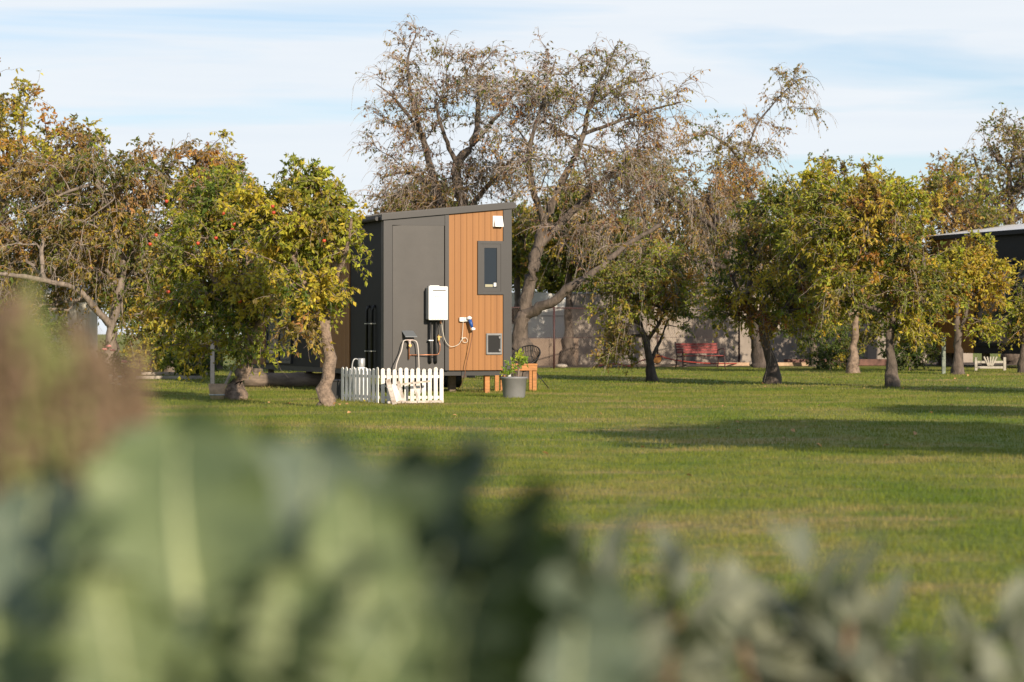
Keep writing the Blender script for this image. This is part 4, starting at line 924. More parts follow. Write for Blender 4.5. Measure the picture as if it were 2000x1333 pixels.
# pot plant
Dp = gd(777); pot = thing('plant_pot', 'round grey plastic pot at the corner of the cabin', 'plant pot', (gx(1004, Dp), Dp, 0))
mb = MB(); mb.lathe(0,0,[(.001,-.01),(.185,-.01),(.19,.0),(.222,.33),(.235,.335),(.235,.365),(.215,.365),(.21,.33),(.001,.32)],32); mb.build('pot', M['grey_plastic'], pot)
mb = MB(); mb.lathe(0,0,[(.21,.325),(.1,.335),(.001,.34)],20); mb.build('potting_soil', M['soil'], pot)
sp, _ = make_tree('potted_plant', 'young bright green leafy shrub growing in the grey pot', 'plant', (gx(1010, Dp), Dp), [(0,0,.33,.012),(.03,0,.52,.009),(.04,0,.66,.006)],
    [(.05,0,.64,.09,.09,.12,3), (-.10,0,.56,.08,.08,.1,1), (.02,0,.5,.10,.1,.08,1), (-.12,0,.40,.1,.1,.04,1)], 99, [(4,(.13,.20,.02)),(3,(.10,.15,.02)),(1.5,(.28,.28,.04)),(.5,YEL)], n_attr=45, twigs=4, leaves=5, leaf=(.075,.026), tw_len=(.05,.12), droop=.1, up=1.2, leaf_down=-.5, r_tip=.002, twig_r=.002, bark='twig', gaps=0)
for o in sp.children:
    o.name = {'trunk': 'stem', 'crown': 'foliage', 'twigs': 'shoots'}.get(o.name.split('.')[0], o.name)

# timber step beside the cabin
st = thing('timber_step', 'orange pine step with square legs beside the cabin corner', 'step', (gx(1012, 47.2), 47.2, 0), R(8))
mb = MB()
for i in range(4): mb.box(-.34,.36,-.15+i*.145,-.15+i*.145+.138,.50,.535,.006)
mb.build('tread', M['deck'], st)
mb = MB(); mb.box(-.33,.355,-.148,-.112,.40,.498,.004); mb.box(-.33,.355,.38,.415,.40,.498,.004); mb.build('bearer', M['deck'], st)
for (x, y) in ((-.26,-.10),(.31,-.10),(-.26,.36),(.31,.36),(-.42,-.02)):
    mb = MB(); mb.box(x-.04,x+.04,y-.01,y+.07,-.03,.399,.004); mb.build('leg', M['deck'], st)

# black wire chair behind the step
ch = thing('wire_chair', 'black open-weave garden chair with thin splayed legs behind the timber step', 'chair', (gx(1024, 49.4), 49.4, 0), R(-25)); ch.scale = (.92, .92, .95)
mb = MB(); nL = 34
rim = []
for k in range(37):
    t = 2*math.pi*k/36; rim.append((.34*math.sin(t), .28*math.cos(t)+.06, .70 + .22*math.cos(t)))
mb.tube(rim, .013, 6, False); mb.build('rim', M['black'], ch)
mb = MB()
for k in range(nL):
    t = 2*math.pi*k/nL; e = (.34*math.sin(t), .28*math.cos(t)+.06, .70+.22*math.cos(t)); c0 = (0, .10, .44)
    mid = ((e[0]+c0[0])*.5, (e[1]+c0[1])*.5+.05, (e[2]+c0[2])*.5-.10); mb.tube(catpath([e, mid, c0], 4), .010, 4)
for rr in (.35,.6,.8):
    pts = []
    for k in range(25):
        t = 2*math.pi*k/24; pts.append((.33*math.sin(t)*rr, (.28*math.cos(t)+.06)*rr+.10*(1-rr)+.05, .44+(.26+.22*math.cos(t))*rr-.09*(1-rr)))
    mb.tube(pts, .005, 4, False)
mb.build('seat', M['black'], ch)
for (x, y, xx, yy) in ((-.12,-.02,-.38,-.28),(.12,-.02,.38,-.28),(-.1,.2,-.3,.42),(.1,.2,.42,.40)):
    mb = MB(); mb.tube([(x,y,.46),(xx,yy,-.01)], .010, 6); mb.build('leg', M['black'], ch)

# wooden tub with stick, post, log under the first tree etc.
Dt = gd(781); tb = thing('wooden_tub', 'small pale wooden tub at the foot of the leaning apple tree', 'tub', (gx(424, Dt), Dt, 0))
mb = MB(); mb.lathe(0,0,[(.001,0),(.115,0),(.15,.27),(.135,.27),(.12,.22),(.001,.2)],12); mb.build('staves', M['timber_pale'], tb)
mb = MB(); mb.lathe(0,0,[(.128,.07),(.134,.07),(.137,.095),(.131,.095)],16); mb.build('hoop', M['galv'], tb)
mb = MB(); mb.obox((gx(428,Dt+.05),Dt+.05,.03),(gx(452,Dt+.3),Dt+.3,gz(726,Dt+.3)),.04,.03); mb.build('wooden_stake', M['stone'], label='pale stick leaning from the tub against the apple trunk', cat='stick')
Dq = gd(752); mb = MB(); mb.box(-.045,.045,-.045,.045,-.05,gz(655,Dq),.008); mb.build('garden_post', mat('grey_post',(.05,.055,.065),.7,var=.2,vscale=10), label='slim grey post standing left of the wooden tub', cat='post', loc=(gx(415,Dq),Dq,0))
Dl = gd(756); lg = thing('fallen_log', 'long grey brown log lying on the grass along the shaded side of the cabin', 'log', (gx(575,Dl),Dl,0), R(4))
mb = MB(); pts = [(-1.05+.19*i,.012*math.sin(i*1.7),.15+.008*math.sin(i*2.2)) for i in range(12)]; mb.tube(pts,[.15*(1+.05*math.sin(i*1.3)) for i in range(12)],14); mb.build('bark_body', M['log'], lg)
mb = MB(); mb.tube([(1.041,.012*math.sin(11*1.7),.15),(1.055,.012*math.sin(11*1.7),.15)],.142,14); mb.build('cut_end', M['timber_pale'], lg)
mb = MB(); mb.tube([(-.7+.14*i,.01*math.sin(i*2),.09) for i in range(11)],.085,10); o = mb.build('small_log', M['log'], label='short pale log at the right end of the long log', cat='log', loc=(gx(655,Dl+.4),Dl+.4,0))
for k,(px,py,ln,lab) in enumerate([(330,741,1.6,'weathered plank lying in shade beyond the lawn edge, nearest of the two'),(345,733,1.9,'weathered plank lying in shade beyond the lawn edge, further back')]):
    Dk = gd(py); mb = MB(); mb.box(-ln/2,ln/2,-.07,.07,.0,.08,.01); mb.build('plank', M['stone'], label=lab, cat='plank', group='planks in the shade', loc=(gx(px,Dk),Dk,0))
# plain black box behind left panel
mb = MB(); mb.box(-.10,.10,-.15,.15,0,.34,.02); mb.box(-.115,.115,-.165,.165,.30,.335,.02); mb.build('black_box', M['black'], label='plain black box with a rim left of the picket fence', cat='crate', loc=(gx(655,Df+2.3),Df+2.3,0))

# rose bush and flowers, left
Dr = gd(775); (rb, tipsr), cR = ptree('rose_bush', 'straggly rose bush with pink and white blooms at the left', 225, 772, [(0,0,0,.03),(222,740,0,.025),(220,710,0,.02)], [],
    [(222,715,0,32,.35,38,3), (245,745,0,25,.3,20,1)], 95, P_DARK+[(3,OLIVE),(1,MAR)], None, cat='shrub', n_attr=60, twigs=4, leaves=5, leaf=(.06,.035), tw_len=(.08,.2), twig_r=.003, r_tip=.004)
def bloom(c, r_, mt, t, nm):
    mb = MB()
    for k in range(9):
        a = k*2.4; rr = r_*(.35+.6*(k/9)); cx_, cy_, cz_ = c[0]+rr*.7*math.cos(a), c[1]+rr*.5*math.sin(a)-.01, c[2]+rr*.5*math.sin(a*1.3)
        mb.ball((cx_,cy_,cz_), r_*.42, r_*.2, r_*.36, 7, 5)
    mb.build(nm, M[mt], t)
for (px,py) in ((218,676),(226,684),(210,682)): bloom(cR(px,py,-.35), .055, 'rose', rb, 'rose_bloom')
bloom(cR(248,706,-.35), .06, 'rose', rb, 'rose_bloom')
for (px,py) in ((222,733),(232,741),(240,735),(226,748),(238,750)): bloom(cR(px,py,-.35), .045, 'petal_white', rb, 'white_bloom')

# dandelion at the fence and fallen leaves on the lawn
Dd = gd(789); dn = thing('dandelion', 'single yellow dandelion at the foot of the shaded picket panel', 'flower', (gx(712,Dd),Dd,0))
mb = MB(); mb.tube([(0,0,-.01),(.005,0,.045)],.003,5); mb.build('stem', mat('stem_green',(.1,.15,.03),.6), dn)
mb = MB()
for k in range(14): a = k*2*math.pi/14; mb.add([(0,0,.045),(.024*math.cos(a-.18),.024*math.sin(a-.18),.055),(.032*math.cos(a),.032*math.sin(a),.058),(.024*math.cos(a+.18),.024*math.sin(a+.18),.055)],[(0,1,2,3)])
mb.ball((0,0,.05),.014,.014,.010); mb.build('bloom', M['yellow'], dn)
rl = random.Random(4)
lm = bpy.data.meshes.new('fallen_leaf'); lm.from_pydata([(0,0,.0),(.02,.025,.012),(.035,.06,.02),(.0,.095,.01),(-.033,.055,.022),(-.02,.02,.012)],[],[(0,1,2,3),(0,3,4,5)]); lm.materials.append(mat('dry_leaf',(.42,.24,.10),.7,var=.3,vscale=30)); lm.update()
for i in range(48):
    py = rl.choice([748,756,765,800,812,835,846,858,870,880,905,930,960]) + rl.uniform(-5,5); px = rl.uniform(620,1980)
    if py > 840: px = rl.uniform(1050, 1950)
    if i > 20: bx_, by_ = rl.choice([(634,795),(457,780),(1274,744),(1508,750),(1743,757),(1871,733),(1640,735)]); px = bx_+rl.gauss(0,60); py = by_+rl.uniform(-4,9)
    D_ = gd(py); o = bpy.data.objects.new('fallen_leaf', lm); COL.objects.link(o); o.location = (gx(px,D_), D_, float(gh(np.array(gx(px,D_)), np.array(D_)))+.035); o.rotation_euler = (rl.uniform(-.6,.6), rl.uniform(-.6,.6), rl.uniform(0,6)); o.scale = (.75,)*3
    tag(o, 'small dry tan leaf lying loose on the mown lawn', 'fallen leaf', 'fallen leaves on the lawn')

# ------------------------------------------------------------------ wall, fence, bench and back garden
WYa, WYb = 84.0, 91.0
wx = lambda px, D: gx(px, D)
def wallseg(name, label, a, b, z1, th, m_, cap=False, **kw):
    a = Vector((a[0],a[1],0)); b = Vector((b[0],b[1],0)); Lh = (b-a).length; ang = math.atan2(b.y-a.y,b.x-a.x)
    t = thing(name, label, 'wall', (a.x,a.y,0), ang)
    mb = MB(); mb.box(0,Lh,0,th,-.1,z1); mb.build('wall_panel', M[m_], t)
    mb = MB()
    if cap: mb.box(-.03,Lh+.03,-.03,th+.03,z1+.002,z1+.07); mb.build('coping', M['roof_grey'], t)
    for k in range(1, int(Lh/2.4)+1):
        mb2 = MB(); mb2.box(k*2.4-.05,k*2.4+.05,-.03,-.002,-.1,z1-.005); mb2.build('pilaster', M[m_], t)
    return t
wallseg('garden_wall', 'tall weathered grey brown rendered wall behind the red bench', (gx(1117,86),86), (gx(1900,92),92), 2.52, .2, 'render', True)
wallseg('garden_wall', 'low brown block wall in front of the cream caravan', (gx(940,82.5),82.5), (gx(1130,83),83), .94, .18, 'render_low')
# caravan
cv = thing('caravan', 'cream rounded caravan partly hidden behind the cabin and low wall', 'caravan', (gx(1117,88), 88, 0), R(2))
mb = MB(); prof = [(-5.0,.55),(-5.0,2.2),(-4.8,2.5),(-4.3,2.6),(-1.0,2.6),(-.45,2.52),(-.12,2.25),(0,1.8),(0,.75),(-.1,.55)]
m_ = len(prof); P = [(x,0,z) for x,z in prof] + [(x,2.0,z) for x,z in prof]
mb.add(P, [tuple(range(m_))[::-1], tuple(range(m_,2*m_))] + [(i,(i+1)%m_,(i+1)%m_+m_,i+m_) for i in range(m_)]); mb.build('body', M['caravan'], cv)
mb = MB(); mb.box(-4.9,-.1,-.015,-.002,.80,.92); mb.build('stripe', mat('caravan_green',(.12,.25,.20),.5), cv)
for x in (-2.3,):
    mb = MB(); mb.box(x-.35,x+.25,-.02,-.003,1.45,2.05,.01); o = mb.build('window', M['grey_plastic'], cv); mb = MB(); mb.box(x-.30,x+.20,-.026,-.021,1.50,2.0); mb.build('pane', M['caravan'] if x>-1 else M['glass'], o)
mb = MB(); mb.box(-4.9,-.12,-.012,-.002,1.73,1.76); mb.build('trim_strip', M['grey_plastic'], cv)
for x in (-2.6,):
    mb = MB(); mb.tube([(x,.1,.32),(x,.3,.32)],.32,16); mb.build('wheel', M['black'], cv)
# chain-link fence
fa = Vector((gx(985,74.5),74.5,0)); fb = Vector((gx(1445,85.0),85.0,0)); Lh = (fb-fa).length; ang = math.atan2(fb.y-fa.y,fb.x-fa.x)
cf = thing('chain_link_fence', 'rusty chain-link fence on thin dark posts along the bed', 'fence', tuple(fa), ang)
Hh = 1.92
u_fence = [((gx(1082,76.6)-fa.x)/math.cos(ang)), Lh-.05, 0.1, Lh*.62]
for x in u_fence:
    mb = MB(); mb.tube([(x,0,-.1),(x,0,Hh+.03)],.035,8); mb.build('post', M['iron'], cf)
mb = MB(); mb.tube([(0,0,Hh),(Lh,0,Hh)],.018,6); mb.build('rail', M['iron'], cf)
mb = MB(); mb.tube([(0,0,.98),(Lh,0,.98)],.006,5); mb.build('strand', M['iron'], cf)
s_len = .088; segs = []
k = -Hh
while k < Lh:
    x0, z0, x1, z1 = k, 0, k+Hh, Hh
    if x0 < 0: z0 = -x0; x0 = 0
    if x1 > Lh: z1 -= x1-Lh; x1 = Lh
    if x1 > x0+.02: segs.append(((x0,0,z0),(x1,0,z1))); segs.append(((Lh-x0,.004,z0),(Lh-x1,.004,z1)))
    k += s_len*1.2
Pm = np.array(segs); V, Q = tubes(Pm, np.full((len(segs),2), .0028), 3)
link('mesh', np_mesh('mesh', V, Q, np.full(len(Q),4)), mat('rusty_wire',(.16,.11,.08),.7), cf)

# red bench
Db = 78.0; bn = thing('garden_bench', 'red slatted garden bench with iron arms against the grey wall', 'bench', (gx(1368,Db),Db,0), R(20))
for k in range(4):
    mb = MB(); z = .47+.085*k; mb.box(-.72,.72,.23+.03*k,.25+.03*k,z,z+.07,.006); mb.build('back_slat', M['red'], bn)
for k in range(4):
    mb = MB(); mb.box(-.72,.72,-.22+.105*k,-.22+.105*k+.09,.385-.006*k,.41-.006*k,.006); mb.build('seat_slat', M['red'], bn)
for s in (-1,1):
    x = s*.74
    mb = MB(); mb.tube(catpath([(x,-.23,.39),(x,-.05,.36),(x,.18,.37),(x,.24,.5),(x,.34,.83)]),.018,7); mb.tube(catpath([(x,-.23,.39),(x,-.26,.5),(x,-.22,.61),(x,-.05,.62),(x,.25,.58)]),.016,7); mb.build('arm_frame', M['iron'], bn)
    for (y0,y1) in ((-.22,-.27),(.2,.30)):
        mb = MB(); mb.tube(catpath([(x,y0,.39),(x,(y0+y1)/2-.02,.2),(x,y1,-.02)]),.02,7); mb.build('leg', M['iron'], bn)
shrub('sprig of red leaves over the left end of the bench', 1338, 717, 668, 12, 97, [(3,(.13,.035,.02)),(2,BRN),(1,GREEN)], (.07,.035), 10)

# edging timbers, hose, cut log
mb = MB(); mb.box(-.95,.95,-.09,.09,0,.09,.012); mb.build('edging_timber', M['timber_pale'], label='pale sunlit timber laid along the bed behind the forked tree', cat='timber', group='bed edging', loc=(gx(1270,80.2),80.2,0))
mb = MB(); mb.box(-1.6,1.6,-.08,.08,0,.12,.012); mb.build('edging_timber', M['timber_pale'], label='pinkish timber edging right of the red bench', cat='timber', group='bed edging', loc=(gx(1490,82.6),82.6,0))
mb = MB(); mb.box(-2.2,2.2,-.09,.09,0,.22,.012); mb.build('edging_timber', mat('maroon_edging',(.14,.07,.055),.8,var=.3,vscale=5), label='long maroon edging board behind the slim pale trunk', cat='timber', group='bed edging', loc=(gx(1655,83.7),83.7,0))
mb = MB(); mb.ball((0,0,.07),.13,.10,.09,9,6); mb.build('rock', M['stone'], label='pale rock at the bed edge left of the bench end tree', cat='rock', loc=(gx(1470,81.5),81.5,0))
mb = MB(); mb.ball((0,0,.06),.20,.12,.07,9,6); mb.build('rock', M['stone'], label='flat pale rock at the bed edge under the chain-link fence', cat='rock', loc=(gx(1097,78.3),78.3,0))
mb = MB(); mb.tube(catpath([(gx(1165,80),79.3,.05),(gx(1200,80),79.0,.12),(gx(1225,80),78.8,.05),(gx(1250,80),79.0,.22),(gx(1285,80),79.2,.36),(gx(1300,80),79.6,.30),(gx(1330,80),80,.2),(gx(1400,80),81.5,.1),(gx(1480,82),83.3,.08)],8),.022,6); mb.build('red_hose', M['hose_red'], label='long red hose snaking along the bed edge', cat='hose')
cl = thing('cut_log', 'short log with bright orange cut end behind the forked tree', 'log', (gx(1283,80.6),80.6,0))
mb = MB(); mb.tube([(0,0,.27),(.05,.5,.27)],.17,16); mb.build('bark_body', M['log'], cl)
mb = MB(); mb.tube([(-.0005,-.012,.27),(0,-.001,.27)],.155,16); mb.build('cut_end', M['cut'], cl)

# house beyond the wall
hs = thing('white_house', 'white house with grey roof glimpsed through the leaves beyond the wall', 'house', (gx(1400,99),99,0))
mb = MB(); mb.box(0,7.5,0,6,-.1,4.0); mb.build('wall', M['white_wall'], hs)
mb = MB(); mb.add([(-.4,-.4,4.0),(7.9,-.4,4.0),(7.9,6.4,4.0),(-.4,6.4,4.0),(1.5,3,5.2),(6,3,5.2)],[(0,1,5,4),(1,2,5),(2,3,4,5),(3,0,4),(0,3,2,1)]); mb.build('roof', M['roof_grey'], hs)
for x in (1.0,4.3):
    mb = MB(); mb.box(x,x+1.4,-.03,-.002,2.3,3.5); o = mb.build('window', M['trim_dark'], hs); mb = MB(); mb.box(x+.07,x+1.33,-.035,-.031,2.37,3.43); mb.build('pane', M['glass'], o)
# pale shed on the left
sh = thing('garden_shed', 'pale corrugated shed behind the trees on the left', 'shed', (gx(60,62),62,0), R(6))
mb = MB(); nC = 44; P = []
for i in range(nC+1):
    x = i*1.55/nC; y = .02*math.sin(i*math.pi/2+.4)
    P += [(x,y,-.1),(x,y,2.15+.0*x)]
mb.add(P, [(2*i,2*i+2,2*i+3,2*i+1) for i in range(nC)]); mb.box(0,1.55,.03,2.2,-.1,2.14); mb.build('wall', M['shed'], sh)
mb = MB(); mb.add([(-.15,-.15,2.16),(1.7,-.15,2.16),(1.7,2.35,2.40),(-.15,2.35,2.40),(-.15,-.15,2.21),(1.7,-.15,2.21),(1.7,2.35,2.45),(-.15,2.35,2.45)],[(0,3,2,1),(4,5,6,7),(0,1,5,4),(1,2,6,5),(2,3,7,6),(3,0,4,7)]); mb.build('roof', M['roof_grey'], sh)

# second cabin, right
D2 = 74.0; c2 = thing('cabin', 'second dark cabin with pale sloping roof half hidden by trees at the right', 'cabin', (gx(1822,83),83,0), R(-70.5))
W2 = 10.0
z2 = lambda x: gz(463,83)
mb = MB(); mb.prism(0,W2,.02,2.6,.45,z2(0),z2(W2)); mb.build('wall', M['side_dark'], c2)
mb = MB(); x = .06
while x < 2.6: mb.box(x,x+.133,-.01,.019,.45,z2(0)-.1); x += .14
mb.build('cladding', cedar_mat('cedar_boards_far',.75,.14,0), c2)
for (x0,x1) in ((2.9,5.2),(5.4,8.6)):
    mb = MB(); mb.box(x0,x1,-.03,.019,.70,.80); mb.box(x0,x1,-.03,.019,3.35,3.45); mb.box(x0,x0+.08,-.029,.019,.8,3.35); mb.box(x1-.08,x1,-.029,.019,.8,3.35); o = mb.build('window', M['side_dark'], c2)
    mb = MB(); mb.box(x0+.08,x1-.08,-.008,.018,.80,3.35); mb.build('pane', M['glass'], o)
mb = MB(); za, zb = z2(-.3), z2(W2+.3)
mb.add([(-.3,-.12,za+.01),(W2+.3,-.12,zb+.01),(W2+.3,2.9,zb+.42),(-.3,2.9,za+.42),(-.3,-.12,za+.03),(W2+.3,-.12,zb+.03),(W2+.3,2.9,zb+.45),(-.3,2.9,za+.45)],
       [(0,3,2,1),(4,5,6,7),(0,1,5,4),(1,2,6,5),(2,3,7,6),(3,0,4,7)]); rf2 = mb.build('roof', M['roof_light'], c2)
mb = MB(); mb.prism(-.3,W2+.3,-.475,-.452,0,0,0) if False else mb.add([(-.3,-.145,za-.12),(W2+.3,-.145,zb-.12),(W2+.3,-.122,zb-.12),(-.3,-.122,za-.12),(-.3,-.145,za+.02),(W2+.3,-.145,zb+.02),(W2+.3,-.122,zb+.02),(-.3,-.122,za+.02)],
       [(0,3,2,1),(4,5,6,7),(0,1,5,4),(1,2,6,5),(2,3,7,6),(3,0,4,7)]); mb.build('fascia', M['side_dark'], rf2)
for x in (.5,3.0,5.5,8.0):
    mb = MB(); mb.box(x-.1,x+.1,.2,.4,-.05,.618); mb.build('post', M['log'], c2)
# low white slatted rack under it
rk = thing('slatted_rack', 'low whitish timber rack with fanned slats on the grass under the second cabin', 'rack', (gx(1934,72.5),72.5,0))
for x in (-.43,.43): mb = MB(); mb.box(x-.04,x+.04,-.03,.03,0,.40,.006); mb.build('upright', M['rack'], rk)
for z in (.06,.22): mb = MB(); mb.box(-.385,.385,-.02,.01,z,z+.07,.006); mb.build('rail', M['rack'], rk)
for x in (-.12,-.06,0,.06,.12): mb = MB(); mb.obox((x*.5,-.035,.14),(x*1.6,-.035,.42),.04,.02,(0,-1,0)); mb.build('slat', M['rack'], rk)
mb = MB(); mb.box(-.05,.05,-.05,.05,-.05,gz(655,67.5),.01); mb.build('garden_post', mat('green_post',(.20,.23,.19),.8,var=.3,vscale=8), label='weathered greenish post beside the round yellow tree', cat='post', loc=(gx(1843,67.5),67.5,0))

# ------------------------------------------------------------------ blurred foreground garden
def kale_mat(name, c1, c2, rough=.5):
    m = mat(name, c1, rough, var=1, vscale=14, col2=c2, bump=.35, bscale=60)
    N, L_ = m.node_tree.nodes, m.node_tree.links; p = N['Principled BSDF']; o = N['Material Output']
    tr = N.new('ShaderNodeBsdfTranslucent'); tr.inputs[0].default_value = (c1[0]*1.1, c1[1]*1.3, c1[2]*.5, 1); ms = N.new('ShaderNodeMixShader'); ms.inputs[0].default_value = .22
    L_.new(p.outputs[0], ms.inputs[1]); L_.new(tr.outputs[0], ms.inputs[2]); L_.new(ms.outputs[0], o.inputs[0]); return m
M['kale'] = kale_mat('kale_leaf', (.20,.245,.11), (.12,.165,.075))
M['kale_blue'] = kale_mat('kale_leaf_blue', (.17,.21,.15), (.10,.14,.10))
M['kale_shaded'] = kale_mat('kale_leaf_shaded', (.085,.12,.052), (.055,.08,.04))  # shade painted into the leaf colour, for kale that lies in shadow
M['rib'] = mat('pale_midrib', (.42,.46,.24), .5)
M['rib_shaded'] = mat('shaded_midrib', (.13,.16,.075), .5)  # rib colour darkened to match the painted shade of its leaf
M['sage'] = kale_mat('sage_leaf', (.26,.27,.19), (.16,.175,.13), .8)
M['sage_shaded'] = kale_mat('sage_leaf_shaded', (.16,.18,.13), (.12,.135,.10), .8)  # darker sage copy with shade in its colour, dealt out at random
M['seed'] = mat('pink_brown_seed', (.23,.15,.10), .9, var=1, vscale=30, col2=(.12,.09,.045))
M['seed_green'] = mat('olive_seed', (.19,.20,.07), .9)
M['dark_stem'] = mat('woody_stem', (.20,.12,.07), .8)

def pt(px, py, D): return Vector((gx(px,D), D, gz(py,D)))
def kale_leaf(parent, base, tip, facing, width, m_, seed, ruff=.014, back=.25):
    """parent-local leaf: ruffled blade from base to tip with midrib"""
    r = random.Random(seed); base = Vector(base); tip = Vector(tip); d = tip-base; Ln = d.length; d.normalize()
    f = Vector(facing); f = (f - d*f.dot(d)).normalized(); s = d.cross(f)
    NU, NV = 22, 14; P = []; ph = r.uniform(0,6)
    spine = []
    for i in range(NU+1):
        u = i/NU; cpos = base + d*Ln*u - f*(back*Ln*(u*u)) + f*(.08*Ln*math.sin(u*math.pi)); spine.append(cpos)
        wv = width*.5*(math.sin(min(1,u*1.02)**.85*math.pi)**.42 if 0 < u < .98 else 0.02)
        for j in range(NV+1):
            v = -1+2*j/NV; e = abs(v)**2.2
            ru = ruff*e*(math.sin(u*26+ph+v*2)+.6*math.sin(u*47+ph*2)) + .004*math.sin(u*40+v*9)
            P.append(cpos + s*(v*wv*(1+.06*math.sin(u*30+ph))) + f*(ru + width*.16*abs(v)**1.5))
    F_ = []
    for i in range(NU):
        for j in range(NV): a = i*(NV+1)+j; F_.append((a,a+1,a+NV+2,a+NV+1))
    mb = MB(); mb.add([tuple(p) for p in P], F_, True); lf = mb.build('leaf', M[m_], parent)
    mb = MB(); mb.tube([sp_ + f*.001 for sp_ in spine[:-2]], [max(.0015,width*(.05 if width > .15 else .028)*(1-i/NU)) for i in range(NU-1)], 6); mb.build('midrib', M['rib'] if m_ != 'kale_shaded' else M['rib_shaded'], lf)
    return base
def kale_plant(label, px, D, leaves, seed):
    x0 = gx(px,D); t = thing('kale_plant', label, 'kale', (x0,D,0), 0, 'kale plants in the blurred foreground')
    top = .80; mb = MB(); mb.tube([(0,0,-.02),(.01,.01,.3),(-.01,0,.6),(0,0,top)], [.018,.016,.015,.012], 8); mb.build('stem', M['dark_stem'], t)
    for k,(bp,tp_,fc_,wd,m_) in enumerate(leaves):
        B_ = pt(*bp); T_ = pt(*tp_); off = Vector((x0,D,0))
        b_ = kale_leaf(t, B_-off, T_-off, fc_, wd, m_, seed+k)
        mb = MB(); mb.tube(catpath([(0,0,top-.06*k*.5), (b_*0.5+Vector((0,0,(top-.04)*.5))) , b_], 4), .006, 6); mb.build('petiole', M['rib'] if m_ != 'kale_shaded' else M['rib_shaded'], t)
    return t
U = .34  # mm per px at 1.6 m
kale_plant('big-leafed grey green kale at the left, its broad leaf with a pale rib', 420, 1.62, [
    ((420,1420,1.60),(300,765,1.68),(-.15,-1,.25),.155,'kale'),
    ((300,1440,1.70),(250,790,1.80),(-.3,-1,.25),.12,'kale_blue'),
    ((120,1450,1.75),(20,870,1.83),(-.3,-1,.2),.10,'kale_blue'),
    ((560,1450,1.64),(620,800,1.74),(.05,-1,.3),.13,'kale_blue'),
    ((500,1450,1.76),(500,800,1.84),(.1,-1,.2),.13,'kale'),
    ((260,1480,1.52),(200,1110,1.50),(.1,-1,.6),.10,'kale'),
    ((520,1500,1.50),(560,1100,1.50),(.2,-1,.6),.11,'kale'),
    ((150,1480,1.46),(110,1010,1.50),(-1,-.35,.1),.075,'kale_shaded'),  # dark leaf added to stand for the shaded gap at the left
    ((600,1460,1.46),(655,1060,1.50),(-1,-.3,.1),.05,'kale_shaded'),  # narrow dark leaf standing in for a shaded slot between leaves
    ((0,1500,1.58),(-20,1200,1.58),(.2,-1,.6),.09,'kale'),
    ((490,1400,1.46),(478,1060,1.50),(-1,-.3,.1),.055,'kale_shaded'),  # another dark sliver in place of a shaded slot
    ], 100)
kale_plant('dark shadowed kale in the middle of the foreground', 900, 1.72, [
    ((900,1500,1.66),(830,835,1.74),(-.80,-.62,.1),.17,'kale_shaded'),
    ((1010,1500,1.62),(960,930,1.72),(-.72,-.70,.0),.18,'kale_shaded'),
    ((1040,1500,1.74),(1020,1010,1.80),(-.6,-.8,0),.15,'kale_shaded'),
    ((760,1500,1.82),(740,835,1.90),(-.5,-.85,0),.16,'kale_shaded'),
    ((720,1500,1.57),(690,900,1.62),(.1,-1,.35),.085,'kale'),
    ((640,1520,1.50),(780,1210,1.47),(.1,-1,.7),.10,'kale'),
    ((900,1500,1.56),(880,1080,1.60),(-.6,-.8,.1),.13,'kale_shaded'),
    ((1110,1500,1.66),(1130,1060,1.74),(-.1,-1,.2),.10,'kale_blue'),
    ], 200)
def sage_plant(label, px, D, tips, seed):
    r = random.Random(seed); x0 = gx(px,D); t = thing('sage_plant', label, 'sage', (x0,D,0), 0, 'sage plants in the blurred foreground')
    mb = MB(); mb.tube([(0,0,-.02),(.01,0,.4),(0,0,.66)], [.012,.010,.007], 7); 
    for (tx,ty) in tips: T = pt(tx,ty,D) - Vector((x0,D,0)); mb.tube(catpath([(0,0,.58),(T.x*.5,r.uniform(-.03,.03),.68),(T.x*.95,r.uniform(-.02,.02),T.z-.07)],4), .004, 5)
    mb.build('stem', M['dark_stem'], t)
    for (tx,ty) in tips:
        T = pt(tx,ty,D) - Vector((x0,D,0)); tp0 = T + Vector((0,r.uniform(-.04,.05),0))
        for k in range(11):
            a = r.uniform(0,6.28); l = r.uniform(.06,.095); wd = r.uniform(.026,.040)
            hgt = T.z - .045 - .016*k*r.uniform(.7,1.2); b = Vector((tp0.x+r.uniform(-.006,.006), tp0.y, hgt)); sp_ = .25+.09*k
            d = Vector((math.cos(a)*sp_, math.sin(a)*sp_, 1-.05*k)).normalized(); f = Vector((-math.cos(a)+r.uniform(-.3,.3), -math.sin(a)-.6, .4)); f = (f-d*f.dot(d)).normalized(); s = d.cross(f)
            P = []; NU = 6
            for i in range(NU+1):
                u = i/NU; w_ = wd*.5*math.sin(min(.999,u**.8)*math.pi)**.7 + .0006; c = b + d*l*u - f*l*.25*u*u
                P += [c - s*w_ + f*w_*.3, c, c + s*w_ + f*w_*.3]
            F_ = []
            for i in range(NU): F_ += [(3*i,3*i+1,3*i+4,3*i+3),(3*i+1,3*i+2,3*i+5,3*i+4)]
            mb = MB(); mb.add(P, F_, True); mb.build('leaf', M['sage'] if r.random() < .7 else M['sage_shaded'], t)
    return t
sage_plant('grey green sage plant next to the dark kale', 1230, 2.45, [(1190,1035),(1120,1075),(1255,1130),(1165,1180),(1080,1230),(1330,1050),(1300,1190),(1230,1270)], 1)
sage_plant('upright sage plant with pointed leaf tips in the right half of the foreground', 1580, 2.6, [(1575,1035),(1660,1080),(1500,1150),(1440,1130),(1610,1180),(1730,1150),(1690,1240),(1540,1260),(1400,1240)], 2)
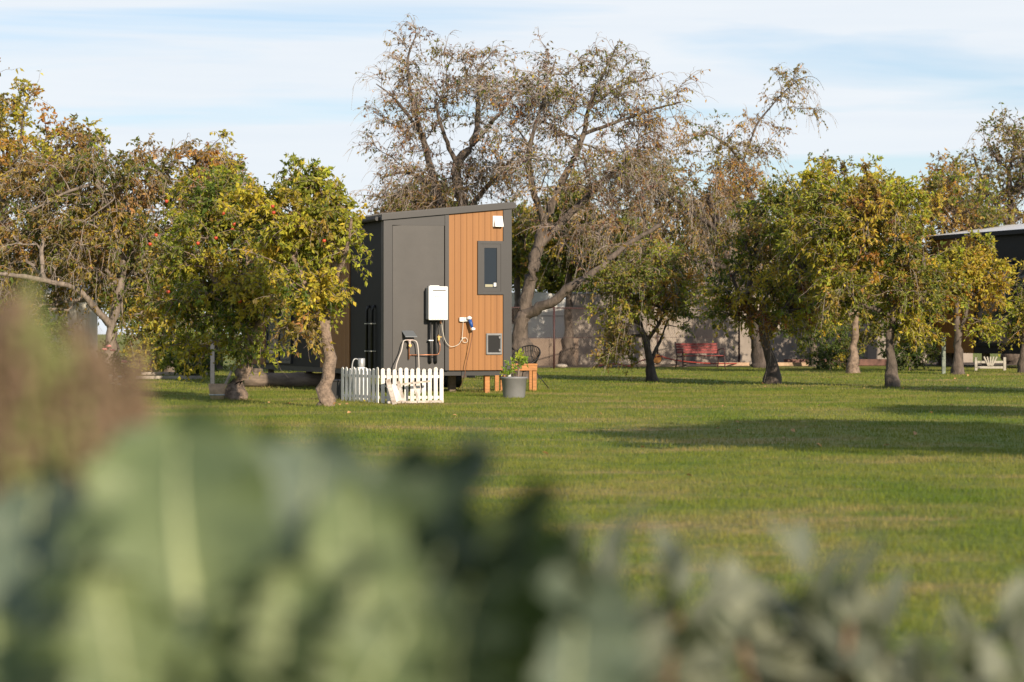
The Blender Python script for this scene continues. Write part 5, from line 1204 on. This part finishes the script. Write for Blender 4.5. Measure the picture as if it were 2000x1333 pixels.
sage_plant('low sage plant at the bottom right corner', 1900, 2.6, [(1980,1180),(1800,1215),(1900,1190),(1860,1275),(1950,1290),(2030,1220),(1760,1290)], 3)
sage_plant('pale sage plant at the bottom of the picture below the kale gap', 1150, 2.1, [(1100,1190),(1170,1240),(1060,1290),(1240,1260),(1000,1270)], 4)

def seed_plant(label, px, D, spikes, seed):
    r = random.Random(seed); x0 = gx(px,D); t = thing('seed_stalk', label, 'seed plant', (x0,D,0), 0, 'seeding stalks in the blurred foreground')
    rn = np.random.RandomState(seed)
    for (tx,ty,ln,w_) in spikes:
        T = pt(tx,ty,D) - Vector((x0,D,0)); mb = MB(); mb.tube(catpath([(r.uniform(-.02,.02),r.uniform(-.02,.02),-.02),(T.x*.5,0,T.z*.5),(T.x,0,T.z)],5), [.004]*10+[.002], 5); mb.build('stem', M['dark_stem'], t)
        n = int(ln*1900); zz = rn.uniform(0,1,n); C = np.stack([T.x + rn.normal(0,w_,n)*(.35+zz*.9), rn.normal(0,w_,n), T.z - zz*ln + rn.normal(0,.006,n)],1)
        s = rn.uniform(.0025,.0055,n); O = np.array([[1,0,0],[-1,0,0],[0,1,0],[0,-1,0],[0,0,1.6],[0,0,-1.6]])
        V = (C[:,None]+O[None]*s[:,None,None]).reshape(-1,3); i = np.arange(n)[:,None]*6
        T3 = np.array([[0,2,4],[2,1,4],[1,3,4],[3,0,4],[2,0,5],[1,2,5],[3,1,5],[0,3,5]]).ravel(); F3 = (i+T3[None]).reshape(-1,3)
        link('seed_head', np_mesh('seed_head', V, F3, np.full(len(F3),3)), M['seed'] if r.random() < .8 else M['seed_green'], t)
    return t
seed_plant('pink brown seeding stalks rising at the left edge', 110, 1.9, [(30,600,.14,.016),(80,640,.15,.018),(130,700,.14,.02),(60,720,.13,.02),(0,660,.16,.02),(-40,640,.16,.02),(170,690,.12,.016),(110,780,.12,.02),(20,800,.12,.02),(160,800,.10,.018)], 5)
seed_plant('sparse seeding stalks between the left edge and the kale', 200, 2.05, [(200,700,.13,.014),(235,780,.10,.012),(150,640,.12,.012),(50,580,.12,.010),(265,710,.05,.008),(100,860,.1,.02)], 6)
